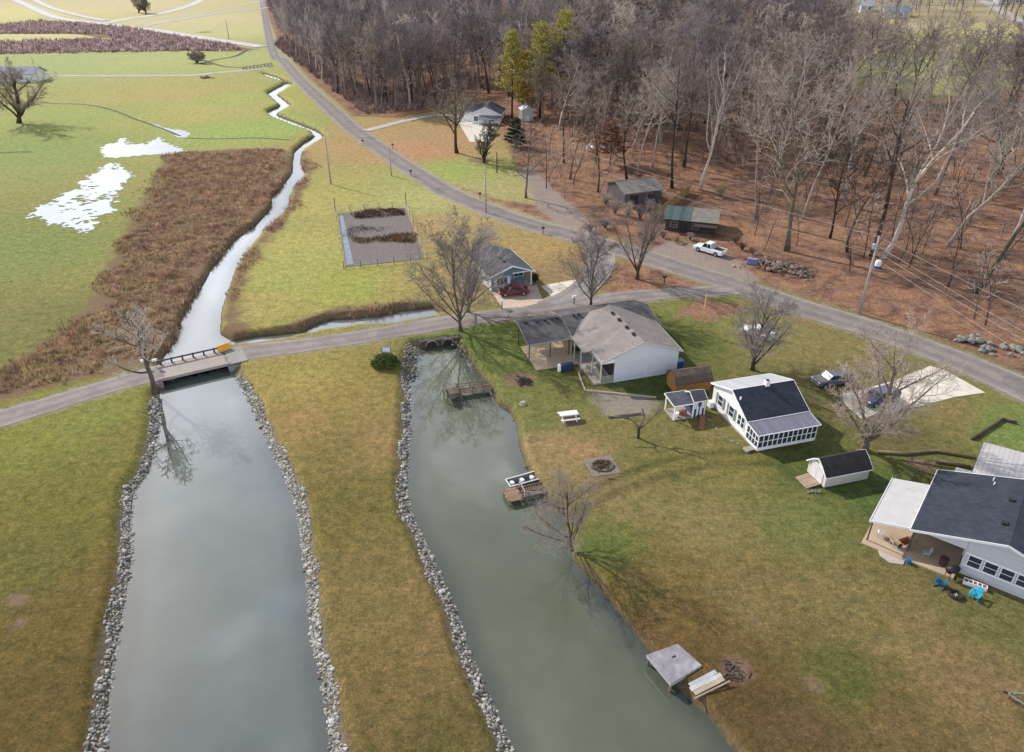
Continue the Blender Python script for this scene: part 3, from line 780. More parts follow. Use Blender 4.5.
mb.build('limb', M_BARK, t, True, False)

# open woodland on the right, tall trees one by one
OW = 'tall trees standing over the leaf litter beyond the road'
for i, a in enumerate([
    (787, 251, 'tall straight pale trunk right of the parked white pickup', 'open', 'G', 31, .42, None, -40),
    (757, 221, 'tall grey tree behind the dark cabin with the teal roof', 'tall', 'B', 32, .35, None, 20),
    (803, 219, 'slim pale tree just behind the tall trunk by the pickup', 'tall', 'P', 33, .2, None, 50),
    (830, 238, 'short dark twisted tree in mid leaf slope', 'open', 'D', 34, .2, (0, R(-4)), 120),
    (847, 252, 'thin dark tree leaning left on the leaf slope near the road', 'open', 'D', 35, .22, (0, R(-9)), 100),
    (882, 258, 'white-limbed leaning tree rising from behind the utility pole', 'arms', 'W', 36, .42, (0, R(15)), -30),
    (872, 256, 'dark thick trunk right behind the utility pole', 'tall', 'D', 37, .42, (0, R(6)), 40),
    (975, 293, 'mossy tree leaning hard to the right above the power lines', 'tall', 'G', 38, .34, (0, R(19)), 70),
    (967, 226, 'slim mossy trunk leaning right in the upper right woods', 'tall', 'G', 39, .26, (0, R(13)), 20),
    (1012, 240, 'crooked tree at the right edge of the woods', 'arms', 'W', 40, .3, (0, R(8)), 20),
    (865, 176, 'thin dark leaning stem high on the leaf slope', 'tall', 'D', 41, .28, (0, R(10)), 10),
    (898, 150, 'dark trunk at the edge of the green hill field', 'tall', 'D', 42, .36, (0, R(6)), -10),
    (745, 160, 'grey forked tree at the foot of the dense wood', 'open', 'B', 43, .35, None, 40),
    (684, 167, 'dark straight tree above the teal strip roof', 'tall', 'D', 44, .32, None, 30),
    (652, 168, 'pale slim tree beside the teal strip roof', 'tall', 'P', 45, .22, None, 60),
    (638, 170, 'pale twin-topped tree behind the mossy roof', 'tall', 'P', 46, .24, None, 55),
    (627, 180, 'dark leaning tree left of the mossy roof', 'open', 'D', 47, .25, (0, R(-6)), 80),
    (598, 192, 'brown tree still holding rusty leaves by the gravel turnout', 'open', 'R', 48, .2, None, 105),
    (570, 179, 'bare tree behind the gravel turnout', 'tall', 'B', 49, .24, None, 60),
    (564, 163, 'thin bare tree at the edge of the dense wood', 'tall', 'B', 50, .24, None, 50),
    (672, 188, 'dark tree rising through the gap between the two cabins', 'tall', 'D', 51, .3, None, 45),
    (935, 195, 'grey tree among tangled branches in the upper right', 'open', 'B', 52, .3, (0, R(5)), 30),
    (948, 246, 'pale crooked tree leaning right between the pole and the mossy leaning trunk', 'arms', 'W', 58, .28, (0, R(20)), 40),
    (990, 200, 'white-limbed tree high on the slope near the right edge', 'arms', 'W', 59, .28, (0, R(-6)), 0),
    (845, 200, 'pale grey tall tree above the dark leaning stem', 'arms', 'P', 60, .3, None, -20),
    (700, 190, 'large pale tree just above the dark cabin', 'arms', 'P', 61, .34, None, 10),
    (905, 210, 'pale forked tree among tangled branches in the upper right', 'arms', 'W', 53, .26, (0, R(12)), 20),
    (820, 165, 'grey tree below the green hill field', 'open', 'B', 54, .3, None, 0),
    (775, 175, 'bent grey tree with pale limbs', 'open', 'P', 55, .26, (0, R(5)), 15),
    (1000, 175, 'dark round-topped tree on the hill at the right edge', 'weep', 'D', 56, .4, None, 60),
    (720, 130, 'thick dark tree in the middle of the hillside wood', 'arms', 'D', 57, .5, None, 10)]):
    mt, mc = {'G': (M_GBARK, M_TWIG), 'B': (M_BARK, M_TWIG), 'P': (M_PTWIG, M_PTWIG), 'D': (M_DBARK, M_DBARK if a[8] > 95 else M_TWIG), 'W': (M_PBARK, M_PTWIG), 'R': (M_DBARK, M_RTWIG)}[a[4]]
    loc, h = hpx(a[0], a[1], a[8]); h = min(h, 31)
    build_tree('woodland_tree', a[2], a[5], h, a[6], a[3], mt, mc, loc, i * 1.3 if not a[7] else 0, OW, a[7], thin=.02)

# dense wood: eight trees grown once, then copied
protos = []
for i in range(9):
    sty = ['forest', 'open', 'tall', 'forest', 'open', 'forest', 'tall', 'open', 'forest'][i]
    tr, cr = tree_meshes(100 + i, 20, .26, sty, thin=.032)
    h0 = 20
    t = root('wood_tree', None, 'tree', (0, 0, -100))
    tr.build('trunk', [M_BARK, M_DBARK, M_BARK, M_GBARK, M_PTWIG, M_BARK, M_DBARK, M_BARK, M_PTWIG][i], t, True, False)
    cr.build('crown', [M_TWIG, M_VTWIG, M_VTWIG, M_TWIG, M_VTWIG, M_PTWIG, M_TWIG, M_VTWIG, M_TWIG][i], t, False, False)
    protos.append(t)
BX = [262, 300, 330, 362, 433, 465, 500, 520, 545, 600, 680, 740, 790, 850, 900, 940, 1024, 1100]
BYv = [42, 66, 92, 116, 110, 92, 95, 108, 132, 150, 155, 150, 140, 120, 112, 120, 150, 160]
cand = []
rng = random.Random(5)
for gx in range(-60, 70):
    for gy in range(14, 110):
        x = gx * 7.0 + rng.uniform(-2.6, 2.6); y = gy * 7.0 + rng.uniform(-2.6, 2.6)
        cand.append((x, y))
cx = np.array(cand); cz, cs = hill(cx[:, 0], cx[:, 1])
spots = []
for (x, y), z, s in zip(cand, cz, cs):
    u, v, d = proj(x, y, z)
    if s < (7 if v < 100 else 13): continue
    if u < 180 or u > 1130 or v < -60: continue
    b = np.interp(u, BX, BYv)
    if v > b: continue
    if 842 < u < 1030 and 22 < v < 92: continue
    if u > 830 and v < 22 and rng.random() < .15: continue
    if u > 770 and rng.random() < .45: continue
    spots.append((d, x, y, z, u, v))
spots.sort()
near_spots = spots[:270]; far_spots = spots[270:]
def scale_tree(o, hh, rz):
    k = hh / 20; o.scale = (k * rng.uniform(.85, 1.15), k * rng.uniform(.85, 1.15), k); o.rotation_euler = (rng.gauss(0, .05), rng.gauss(0, .05), rz)
WG = 'bare trees of the dense hillside wood'
for i, (d, x, y, z, u, v) in enumerate(near_spots):
    o = protos[i % 9] if i < 9 else copy_tree(protos[rng.randrange(9)])
    o.location = (x, y, z - .2)
    scale_tree(o, rng.uniform(17, 27), rng.uniform(0, 6.28))
    tag(o, 'bare grey tree among the many of the dense hillside wood', 'tree', WG)
# beyond the 270 that show largest, the wood is one mass
lite = []
for i in range(7):
    r2 = random.Random(300 + i); STY['lite'] = dict(clear=.25, nc=(11, 6, 6), lr=(.38, .5, .55), ang=(42, 45, 45), lift=(.0, .16, .1), wand=(.05, .14, .2))
    segs = grow(r2, 20, .26, 'lite', .05); mbq = MB()
    for lv, pts, rad in segs:
        if lv >= 3:
            a, b = pts[0], pts[-1]; w = Vector((r2.uniform(-1, 1), r2.uniform(-1, 1), .2)).normalized() * .045
            mbq.add([a - w, a + w, b + w * .5, b - w * .5], [(0, 1, 2, 3)])
        else: mbq.tube(pts, rad, 3 if lv else 5, False)
    zt = max(v[2] for v in mbq.v)
    lite.append((np.array(mbq.v) * (20 / zt), np.array([f for f in mbq.f if len(f) == 4])))
Vs, Fs, off, tones = [], [], 0, []
for d, x, y, z, u, v in far_spots:
    V0, F0 = lite[rng.randrange(7)]; k = rng.uniform(16, 26) / 20; a = rng.uniform(0, 6.28); c, s = math.cos(a), math.sin(a)
    V = np.stack([(V0[:, 0] * c - V0[:, 1] * s) * k + x, (V0[:, 0] * s + V0[:, 1] * c) * k + y, V0[:, 2] * k + z - .2], 1)
    Vs.append(V); Fs.append(F0 + off); off += len(V); tones.append(np.full(len(V), rng.random(), np.float32))
nf = NT('far_wood_grey')
M_FARW = nf.fin(nf.mix(1, nf.ramp(nf.attr('tone'), [(0, (.085, .075, .08)), (.35, (.20, .175, .18)), (.7, (.33, .285, .26)), (1, (.48, .42, .38))]), nf.ramp(nf.noise(nf.pos(), .12, 4), [(.35, (.7, .7, .75)), (.65, (1.25, 1.2, 1.15))]), 'MULTIPLY'), .95, .05)
fw = tag(np_mesh('far_wood', np.concatenate(Vs), np.concatenate(Fs), M_FARW), kind='stuff')
at = fw.data.attributes.new('tone', 'FLOAT', 'POINT'); at.data.foreach_set('value', np.concatenate(tones))
print('WOOD', len(spots))
# young stems and brush between the tall trees
sap = []
for i in range(5):
    tr, cr = tree_meshes(400 + i, 8, .07, 'sapling', thin=.022)
    t = root('sapling', 'thin young tree growing among the leaf litter of the woods', 'sapling', (0, 0, -100), group='saplings in the woods')
    tr.build('trunk', M_BARK if i % 2 else M_DBARK, t, True, False); cr.build('crown', M_TWIG if i % 2 else M_PTWIG, t, False, False); sap.append(t)
k = 0
while k < 230:
    u, v = rng.uniform(545, 1040), rng.uniform(95, 330)
    if u < 740 and v > 200: continue
    if v > np.interp(u, [540, 740, 760, 860, 960, 1040], [205, 205, 255, 275, 320, 350]): continue
    if 840 < u < 960 and v < 100: continue
    if rng.random() < .5 and v > 200: continue
    if 600 < u < 722 and 165 < v: continue
    p = P(u, v); o = sap[k] if k < 5 else copy_tree(sap[rng.randrange(5)])
    o.location = (p[0], p[1], p[2] - .1); q = rng.uniform(.5, 1.7); o.scale = (q, q, q); o.rotation_euler = (rng.gauss(0, .1), rng.gauss(0, .1), rng.uniform(0, 6)); k += 1

# ------------------------------------------------------------------ leafy trees
def foliage(name, c, c2):
    n = NT(name); v = n.co('Object'); a = n.noise(v, 1.1, 4, .6); b = n.noise(v, 7, 2)
    col = n.ramp(n.math('ADD', n.math('MULTIPLY', a, .6), n.math('MULTIPLY', b, .4)), [(.35, c), (.65, c2)])
    n.b.inputs['Subsurface Weight'].default_value = 0
    return n.fin(col, .8, .2)
def clump_faces(rng, pts, r, size, per):
    v = []; f = []
    for (x, y, z) in pts:
        for _ in range(per):
            c = Vector((x + rng.gauss(0, r), y + rng.gauss(0, r), z + rng.gauss(0, r * .6)))
            a = Vector((rng.gauss(0, 1), rng.gauss(0, 1), rng.gauss(0, .6))).normalized() * size * rng.uniform(.6, 1.3)
            b = a.cross(Vector((rng.gauss(0, 1), rng.gauss(0, 1), rng.gauss(0, 1)))).normalized() * size * .5
            n = len(v); v += [c - a, c + b, c + a, c - b]; f.append((n, n + 1, n + 2, n + 3))
    mb = MB(); mb.add(v, f); return mb
def conifer(px, py, top, label, seed, m, name='pine_tree', wide=.25, clear=.3, r=.3, size=.32):
    rng = random.Random(seed); loc, h = hpx(px, py, top); h = min(h, 33)
    t = root(name, label, 'tree', loc)
    mb = MB(); mb.tube([(0, 0, -.2), (.1, 0, h * .5), (0, .1, h)], [r, r * .6, .05], 8)
    pts = []
    for k in range(46):
        f = clear + (1 - clear) * (k / 46) ; a = k * 2.4; L = h * wide * (1.05 - .85 * ((f - clear) / (1 - clear))) * rng.uniform(.5, 1.15)
        z = f * h; e = (math.cos(a) * L, math.sin(a) * L, z + L * .25); mb.tube([(0, 0, z), e], [.06, .02], 4, False)
        for q in (.35, .6, .8, 1.0): pts.append((e[0] * q, e[1] * q, z + L * .25 * q))
    mb.build('trunk', M_DBARK, t, True, False)
    clump_faces(rng, pts, h * .022, size, 26).build('crown', m, t, False, False)
M_PINE = foliage('yellow_green_needles', (.17, .17, .04), (.56, .47, .12)); M_AMB = foliage('amber_foliage', (.25, .17, .03), (.5, .36, .08))
M_CED = foliage('dark_cedar_foliage', (.02, .032, .018), (.07, .09, .045)); M_RUST = foliage('rusty_oak_leaves', (.16, .07, .035), (.36, .18, .09))
conifer(512, 117, 30, 'yellow-green pine at the left of the pine cluster in the wood', 1, M_PINE)
conifer(540, 118, 22, 'tallest yellow-green pine in the middle of the cluster', 2, M_PINE)
conifer(562, 112, 10, 'yellow-green pine at the right of the pine cluster', 3, M_PINE, wide=.3)
conifer(523, 118, 50, 'amber-tinted short pine in front of the pine cluster', 4, M_AMB, wide=.16, clear=.25)
conifer(516, 147, 118, 'dark green cedar beside the far grey house', 6, M_CED, 'cedar_tree', .45, .08)
conifer(610, 165, 118, 'small rusty-leaved oak at the wood edge', 7, M_RUST, 'oak_tree', .4, .25, .15)
conifer(592, 120, 40, 'rusty-leaved oak deep in the wood', 8, M_RUST, 'oak_tree', .25, .4, .2)

# ------------------------------------------------------------------ rip-rap
M_ROCK = NT('pale_limestone'); n = M_ROCK; v = n.co('Object'); oi = n.N.new('ShaderNodeObjectInfo').outputs['Random']
gi = n.N.new('ShaderNodeNewGeometry').outputs['Random Per Island']
rr_ = n.math('FRACT', n.math('ADD', oi, gi))
col = n.ramp(n.noise(v, 6, 4, .6), [(.3, (.24, .23, .21)), (.7, (.52, .50, .465))])
col = n.mix(1, col, n.ramp(rr_, [(0, (.28, .26, .23)), (.3, (.68, .66, .63)), (.7, (.98, .97, .96)), (1, (1.35, 1.34, 1.33))]), 'MULTIPLY')
M_ROCK = n.fin(col, .9, .2)
rng = random.Random(77)
def along(px_line, z=WL):
    q = [G(x, y, z) for x, y in px_line]; out = []
    for a, b in zip(q, q[1:]):
        L = math.dist(a, b); nx_, ny_ = -(b[1] - a[1]) / L, (b[0] - a[0]) / L
        out.append((a, b, L, nx_, ny_))
    return out
L1 = LEFT_PX[1:12]; L2 = LEFT_PX[12:24]; L3 = RIGHT_PX[29:] + [RIGHT_PX[0], RIGHT_PX[1]]
stones = []
for line, lab, wid, dens in ((L1, 'pale limestone rock in the rip-rap along the left bank of the left pond', 1.0, 40), (L2, 'pale limestone rock in the rip-rap between the left pond and the grass strip', 1.1, 46),
                       (L3, 'pale limestone rock in the rip-rap between the grass strip and the right pond', 1.1, 42)):
    for a, b, L, nx_, ny_ in along(line):
        for _ in range(int(L * wid * dens)):
            t = rng.random(); o = rng.uniform(-.2, wid * (.8 + .35 * math.sin(t * L * .8 + a[0]) * math.sin(a[1] + t * L * .37))); r = rng.uniform(.06, .13) * (1.9 if rng.random() < .12 else 1)
            x = a[0] + (b[0] - a[0]) * t; y = a[1] + (b[1] - a[1]) * t
            stones.append([x, y, o, nx_, ny_, r, lab])
S = np.array([[s[0] + s[3] * s[2], s[1] + s[4] * s[2], s[0] - s[3] * s[2], s[1] - s[4] * s[2]] for s in stones])
w1 = water_sd(S[:, 0], S[:, 1]); w2 = water_sd(S[:, 2], S[:, 3])
sl_ = []
for s, q, a, b in zip(stones, S, w1, w2):
    land = a > b if s[2] > 0 else a < b
    x, y, sd1 = (q[0], q[1], a) if land else (q[2], q[3], b)
    if s[2] < 0: sd1 = -abs(s[2])
    z = WL * (1 - min(max(sd1, 0) / 1.5, 1)) if sd1 > 0 else WL - .05
    d = math.hypot(x, y)
    u, v_, _ = proj(x, y, z)
    sl_.append((d / s[5], x, y, z + s[5] * .25, s[5], s[6], -20 < u < 1044 and v_ < 765))
sl_.sort(key=lambda q: (not q[6], q[0]))
pr = []
for i in range(7):
    mb = MB(); mb.rock(0, 0, 0, 1, rng, .75); pr.append(mb.build('riprap_rock', M_ROCK, None, False))
for i, q in enumerate(sl_[:290]):
    o = pr[i] if i < 7 else pr[rng.randrange(7)].copy()
    if i >= 7: COL.objects.link(o)
    o.location = q[1:4]; o.scale = (q[4] * rng.uniform(.8, 1.2), q[4] * rng.uniform(.8, 1.2), q[4]); o.rotation_euler = (rng.uniform(-.5, .5), rng.uniform(-.5, .5), rng.uniform(0, 6))
    tag(o, q[5], 'rock', 'limestone rocks of the rip-rap banks')
mb = MB(); base = [[tuple(v.co) for v in p.data.vertices] for p in pr]; fb = [[tuple(f.vertices) for f in p.data.polygons] for p in pr]
for q in sl_[290:]:
    k = rng.randrange(7); a = rng.uniform(0, 6.28); c, s_ = math.cos(a), math.sin(a); sx = q[4] * rng.uniform(.8, 1.25); sy = q[4] * rng.uniform(.8, 1.25)
    mb.add([(q[1] + x * sx * c - y * sy * s_, q[2] + x * sx * s_ + y * sy * c, q[3] + z * q[4]) for x, y, z in base[k]], fb[k])
tag(mb.build('riprap', M_ROCK, None, False, False), kind='stuff')
print('STONES', len(sl_))
# scattered bank stones at the head and right side of the right pond
mb = MB()
for a, b, L, nx_, ny_ in along([RIGHT_PX[i] for i in range(0, 20)]):
    for _ in range(int(L * 1.6)):
        t = rng.random(); o = rng.uniform(-.1, .7); r = rng.uniform(.06, .2)
        mb.rock(a[0] + (b[0] - a[0]) * t + nx_ * o, a[1] + (b[1] - a[1]) * t + ny_ * o, WL + .05 + max(o, 0) * .5, r, rng)
for _ in range(160):
    p = G(rng.uniform(399, 416), rng.uniform(346, 372), 0)
    mb.rock(p[0], p[1], -.55 + rng.uniform(0, .4), rng.uniform(.08, .22), rng)
for _ in range(60):
    p = G(rng.uniform(452, 468), rng.uniform(335, 350), 0)
    mb.rock(p[0], p[1], -.45 + rng.uniform(0, .3), rng.uniform(.08, .22), rng)
tag(mb.build('bank_stones', plain('brown_bank_stone', (.17, .15, .12), .95, .5, 4), None, False, False), kind='stuff')

# ------------------------------------------------------------------ brush
def tufts(name, polys, dens, hmin, hmax, wdt, c_stops, seed, blades=7, sink=0.0, prob=None):
    r = np.random.default_rng(seed); Vv = []; 
    for poly in polys:
        Q = np.array(poly); x0, y0 = Q.min(0); x1, y1 = Q.max(0)
        N = int((x1 - x0) * (y1 - y0) * dens)
        if N > 400000: N = 400000
        x = r.uniform(x0, x1, N); y = r.uniform(y0, y1, N)
        sd = sdpoly(x, y, poly, 5)
        nz = np.sin(x * .37 + 1.3 * np.sin(y * .21)) + np.sin(y * .43 + x * .11) + r.normal(0, .4, N)
        narrow = len(poly) > 38
        keep = sd < (.35 if narrow else -1.0) + 2.6 * nz * .5 * (.3 if hmin > 1 or narrow else 1)
        w = water_sd(x, y); keep &= w > -.15
        x, y, nz = x[keep], y[keep], nz[keep]
        z = hill(x, y)[0] + np.where(w[keep] < .55, WL * (1 - np.maximum(w[keep], 0) / .55), 0)
        n = len(x)
        patch = .72 + .3 * np.sin(x * .63 + 2 + np.sin(y * .4)) * np.sin(y * .55 + 1 + np.sin(x * .3))
        for b in range(blades):
            a = r.uniform(0, 2 * PI, n); le = r.uniform(.05, .75, n); h = r.uniform(hmin, hmax, n) * patch
            ca, sa = np.cos(a), np.sin(a); px, py = -sa, ca; w_ = wdt * r.uniform(.6, 1.4, n)
            bx = x + r.normal(0, .18, n); by = y + r.normal(0, .18, n)
            p0 = np.stack([bx - px * w_, by - py * w_, z - .05], 1); p1 = np.stack([bx + px * w_, by + py * w_, z - .05], 1)
            p2 = np.stack([bx + ca * le * h, by + sa * le * h, z + h * (1.05 - le * .5)], 1)
            Vv.append(np.stack([p0, p1, p2], 1).reshape(-1, 3))
    Vv = np.concatenate(Vv); f = np.arange(len(Vv)).reshape(-1, 3)
    n = NT(name + '_colour'); v = n.pos()
    gi = n.N.new('ShaderNodeNewGeometry').outputs['Random Per Island']
    a = n.noise(v, .16, 5, .6)
    col = n.ramp(n.math('ADD', n.math('MULTIPLY', a, .75), n.math('MULTIPLY', gi, .25)), c_stops)
    col = n.mix(1, col, n.ramp(n.noise(v, .55, 5, .7, .5), [(.38, (.50, .46, .46)), (.5, (.95, .95, .95)), (.62, (1.5, 1.45, 1.4))]), 'MULTIPLY')
    tip = n.mix(1, col, n.ramp(gi, [(0, (.6, .6, .62)), (1, (1.35, 1.3, 1.25))]), 'MULTIPLY')
    m = n.fin(tip, .95, .05)
    o = np_mesh(name, Vv, f, m, 3); print(name, len(f))
    return tag(o, kind='stuff')
tufts('brown_brush', BRUSH[:2], 3.4, .35, 1.15, .05, [(.36, (.42, .35, .17)), (.45, (.52, .40, .25)), (.53, (.54, .365, .26)), (.66, (.40, .26, .20))], 3, 8)
olive = px_poly([(110, 300), (135, 270), (170, 262), (190, 270), (180, 300), (150, 330), (110, 355), (60, 384), (-20, 405), (-60, 420), (-60, 385), (0, 366), (40, 340), (80, 322)])
tufts('olive_brush', [olive, px_poly([(150, 168), (175, 165), (185, 185), (150, 225), (125, 250), (105, 285), (92, 300), (100, 270), (125, 222), (140, 195)])], 1.6, .3, .95, .05, [(.36, (.36, .34, .12)), (.5, (.46, .42, .18)), (.66, (.30, .27, .12))], 9, 7)
tufts('far_hedge_brush', [px_poly([(-80, 43), (0, 42), (75, 39.5), (125, 40.5), (100, 34), (0, 34), (-80, 36), (-80, 31), (0, 25), (40, 21), (90, 24), (130, 28), (200, 40), (247, 49), (225, 51), (190, 51.5), (100, 53), (0, 54.5), (-80, 55)])], .22, 1.2, 3.2, .45, [(.3, (.42, .33, .32)), (.7, (.66, .53, .50))], 4, 7)

tufts('undergrowth', [px_poly([(272, 46), (300, 66), (335, 94), (364, 116), (400, 113), (434, 107), (466, 90), (500, 92), (520, 104), (548, 130), (545, 118), (520, 88), (470, 72), (420, 84), (370, 88), (325, 64), (285, 34)])], .9, 1.2, 3.4, .07, [(.3, (.16, .13, .12)), (.7, (.34, .27, .24))], 12, 7)
# ------------------------------------------------------------------ building kit
M_WHITE = lined('white_lap_siding', (.76, .75, .74), 'Z', .16, .3, .6, .06, dark=(.45, .46, .5))
M_TRIM = plain('white_trim_paint', (.78, .78, .78), .5, .08, 2, 0)
M_GLASS = plain('dark_window_glass', (.03, .04, .055), .08, .4, .8, 0, .6)
M_WOOD = lined('weathered_boards', (.30, .23, .17), 'X', .14, .6, .85, .3)
M_WOODY = lined('weathered_cross_boards', (.30, .23, .17), 'Y', .14, .6, .85, .3)
M_GREYW = plain('grey_weathered_timber', (.33, .29, .26), .9, .3, 2.5, .3)
M_NAVY = shingle('blue_black_shingles', (.042, .049, .068), .35)
M_TANS = shingle('brown_grey_shingles', (.25, .225, .215), .16)
M_DKS = shingle('charcoal_shingles', (.125, .118, .122), .3)
M_BLUS = shingle('slate_grey_shingles', (.09, .095, .115), .25)
M_BLK = plain('black_plastic', (.02, .02, .022), .5, .3, 3, 0)
M_EDGE = plain('grey_drip_edge', (.28, .27, .26), .7, .2, 2, 0)
M_DOOR = plain('painted_door', (.55, .53, .5), .6, .15, 2, 0)
M_DARKIN = plain('painted_interior_shade', (.035, .028, .024), .95, .4, 1, 0)  # near-black colour stands in for the shade inside openings
M_STEEL = plain('galvanised_steel', (.42, .43, .45), .45, .2, 4, .1, .5, .6)

def window(par, x, y, z, a, w, h, nx_=2, nz=2, trim=None, glass=None, shutters=None, name='window'):
    """x, y, z: middle of the sill on the wall; a: the way the wall faces"""
    tx, ty = -math.sin(a), math.cos(a); ox, oy = math.cos(a), math.sin(a)
    fr = MB(); t = .07
    def b(mb, s, zc, sw, sh, out, dp): mb.box(x + tx * s + ox * out, y + ty * s + oy * out, z + zc, dp, sw, sh, a)
    b(fr, 0, -t / 2, w + 2 * t, t, .03, .09); b(fr, 0, h + t / 2, w + 2 * t, t, .03, .07)
    b(fr, -w / 2 - t / 2, h / 2, t, h, .03, .07); b(fr, w / 2 + t / 2, h / 2, t, h, .03, .07)
    for i in range(1, nx_): b(fr, -w / 2 + w * i / nx_, h / 2, .035, h, .035, .04)
    for i in range(1, nz): b(fr, 0, h * i / nz, w, .035, .035, .035)
    f = fr.build(name, trim or M_TRIM, par)
    p = MB(); b(p, 0, h / 2, w, h, .0, .03); p.build('pane', glass or M_GLASS, f)
    if shutters:
        for sgn in (-1, 1):
            s = MB(); b(s, sgn * (w / 2 + t + .2), h / 2, .34, h + .1, .03, .05); s.build('shutter', shutters, par)
    return f

def door(par, x, y, z, a, w, h, m=None):
    tx, ty = -math.sin(a), math.cos(a); ox, oy = math.cos(a), math.sin(a)
    d = MB(); d.box(x + ox * .02, y + oy * .02, z + h / 2, .06, w, h, a)
    for s in (-1, 1): d.box(x + tx * s * (w / 2 + .05) + ox * .02, y + ty * s * (w / 2 + .05) + oy * .02, z + h / 2, .09, .1, h, a)
    o = d.build('door', m or M_DOOR, par)
    k = MB(); k.lathe([(.03, z + h * .47), (.035, z + h * .5)], x + tx * w * .38 + ox * .09, y + ty * w * .38 + oy * .09, 8); k.build('handle', M_STEEL, o)
    return o

def roof(par, prof, a0, a1, m, t=.12, ax='x', name='roof', trim=None):
    """prof: (b, z) points of the outer roof line from eave to eave"""
    f = (lambda a, b, z: (a, b, z)) if ax == 'x' else (lambda a, b, z: (b, a, z))
    mb = MB()
    lo = [(b, z - t) for b, z in prof]
    mb.prism(prof + lo[::-1], a0, a1, ax)
    o = mb.build(name, m, par)
    if trim:
        tb = MB()
        for aa in (a0 - .03, a1 + .03):
            for (b0, z0), (b1, z1) in zip(prof, prof[1:]):
                tb.bar(f(aa, b0, z0 - t * .6), f(aa, b1, z1 - t * .6), .05, t * 1.5)
        for (b, z) in (prof[0], prof[-1]): tb.bar(f(a0, b, z - t * .55), f(a1, b, z - t * .55), .06, t * 1.2)
        tb.build('fascia', trim, o)
    return o

def frame2(pa, pb, z=0):
    """frame from two base pixels: origin at the first, x towards the second"""
    A = P(*pa); B = P(*pb); rz = math.atan2(B[1] - A[1], B[0] - A[0]); return A, rz, math.hypot(B[0] - A[0], B[1] - A[1])

def vent(par, x, y, z):
    mb = MB(); mb.box(x, y, z + .12, .34, .34, .2, 0, .8); mb.box(x, y, z + .24, .42, .42, .05); mb.build('roof_vent', M_BLK, par)

# ---- white house with navy roof and a glazed porch
A, rz, w = frame2((756.3, 451.4), (814.7, 440.5))
h = root('house', 'white bungalow with navy roof and long glazed porch across its front', 'house', (A[0], A[1], 0), rz)
w = 7.0
mb = MB(); mb.prism([(2.15, .0), (9.3, .0), (9.3, 2.75), (5.5, 4.15), (2.15, 2.4)], 0, w); mb.build('wall', M_WHITE, h)
mb = MB(); mb.box(w / 2, 5.7, .08, w + .06, 7.24, .3); mb.build('foundation', M_CONC2, h)
roof(h, [(2.0, 2.42), (5.5, 4.3)], -.25, w + .25, M_NAVY, .12, trim=M_TRIM)
M_SMETAL = lined('pale_standing_seam', (.50, .51, .54), 'X', .45, .3, .45, .1, .2)
roof(h, [(5.5, 4.302), (9.6, 2.85)], -.25, w + .25, M_SMETAL, .12, trim=M_TRIM)
M_GMETAL = lined('grey_rib_metal', (.20, .20, .25), 'X', .4, .35, .5, .15, .2)
roof(h, [(-.12, 2.04), (2.1, 2.38)], -.2, w + .2, M_GMETAL, .08, name='porch_roof', trim=M_TRIM)
mb = MB(); mb.box(w / 2, .05, .2, w, .08, .3); mb.box(.04, 1.1, .2, .08, 2.1, .3); mb.box(w - .04, 1.1, .2, .08, 2.1, .3); mb.box(w / 2, 1.05, .07, w, 2.1, .08)
for i in range(13): mb.box(.04 + (w - .08) * i / 12, .05, 1.12, .09, .09, 1.7)
for zz in (.36, 1.1, 1.93): mb.box(w / 2, .05, zz, w, .092, .07); mb.box(.04, 1.1, zz, .086, 2.1, .07); mb.box(w - .04, 1.1, zz, .086, 2.1, .07)
for i in range(1, 4): mb.box(.04, .05 + 2.1 * i / 4, 1.27, .09, .08, 1.4)
pf = mb.build('porch_frame', M_TRIM, h)
mb = MB(); mb.box(w / 2, .06, 1.14, w - .15, .02, 1.55); mb.box(.05, 1.1, 1.14, .02, 2.0, 1.55); mb.box(w - .05, 1.1, 1.14, .02, 2.0, 1.55); mb.build('pane', M_GLASS, pf)
for yy, ww in ((7.6, .9), (5.3, .9), (3.7, .55), (3.0, .55)):
    window(h, 0, yy, .95, PI, ww, 1.25, 1, 2, shutters=None if ww < .6 else plain('grey_shutter', (.18, .19, .2), .7, .2, 2, 0))
mb = MB(); mb.box(3.9, 5.45, 4.45, .5, .45, .7); c = mb.build('chimney', M_TRIM, h)
mb = MB(); mb.box(3.9, 5.45, 4.84, .3, .3, .1); mb.build('flue_cap', M_BLK, c)
mb = MB(); mb.box(.12, 4.35, 3.65, .12, .12, .5); mb.lathe([(.10, 3.9), (.1, 4.0)], .12, 4.35, 8); mb.build('vent_pipe', M_TRIM, h)
mb = MB(); mb.box(-.35, 8.9, .45, .5, .7, .7); mb.build('meter_box', M_TRIM, h)
mb = MB(); mb.box(-.6, .4, .22, .9, .7, .08); mb.box(-.95, .4, .1, .4, .7, .1); mb.build('step', M_GREYW, h)

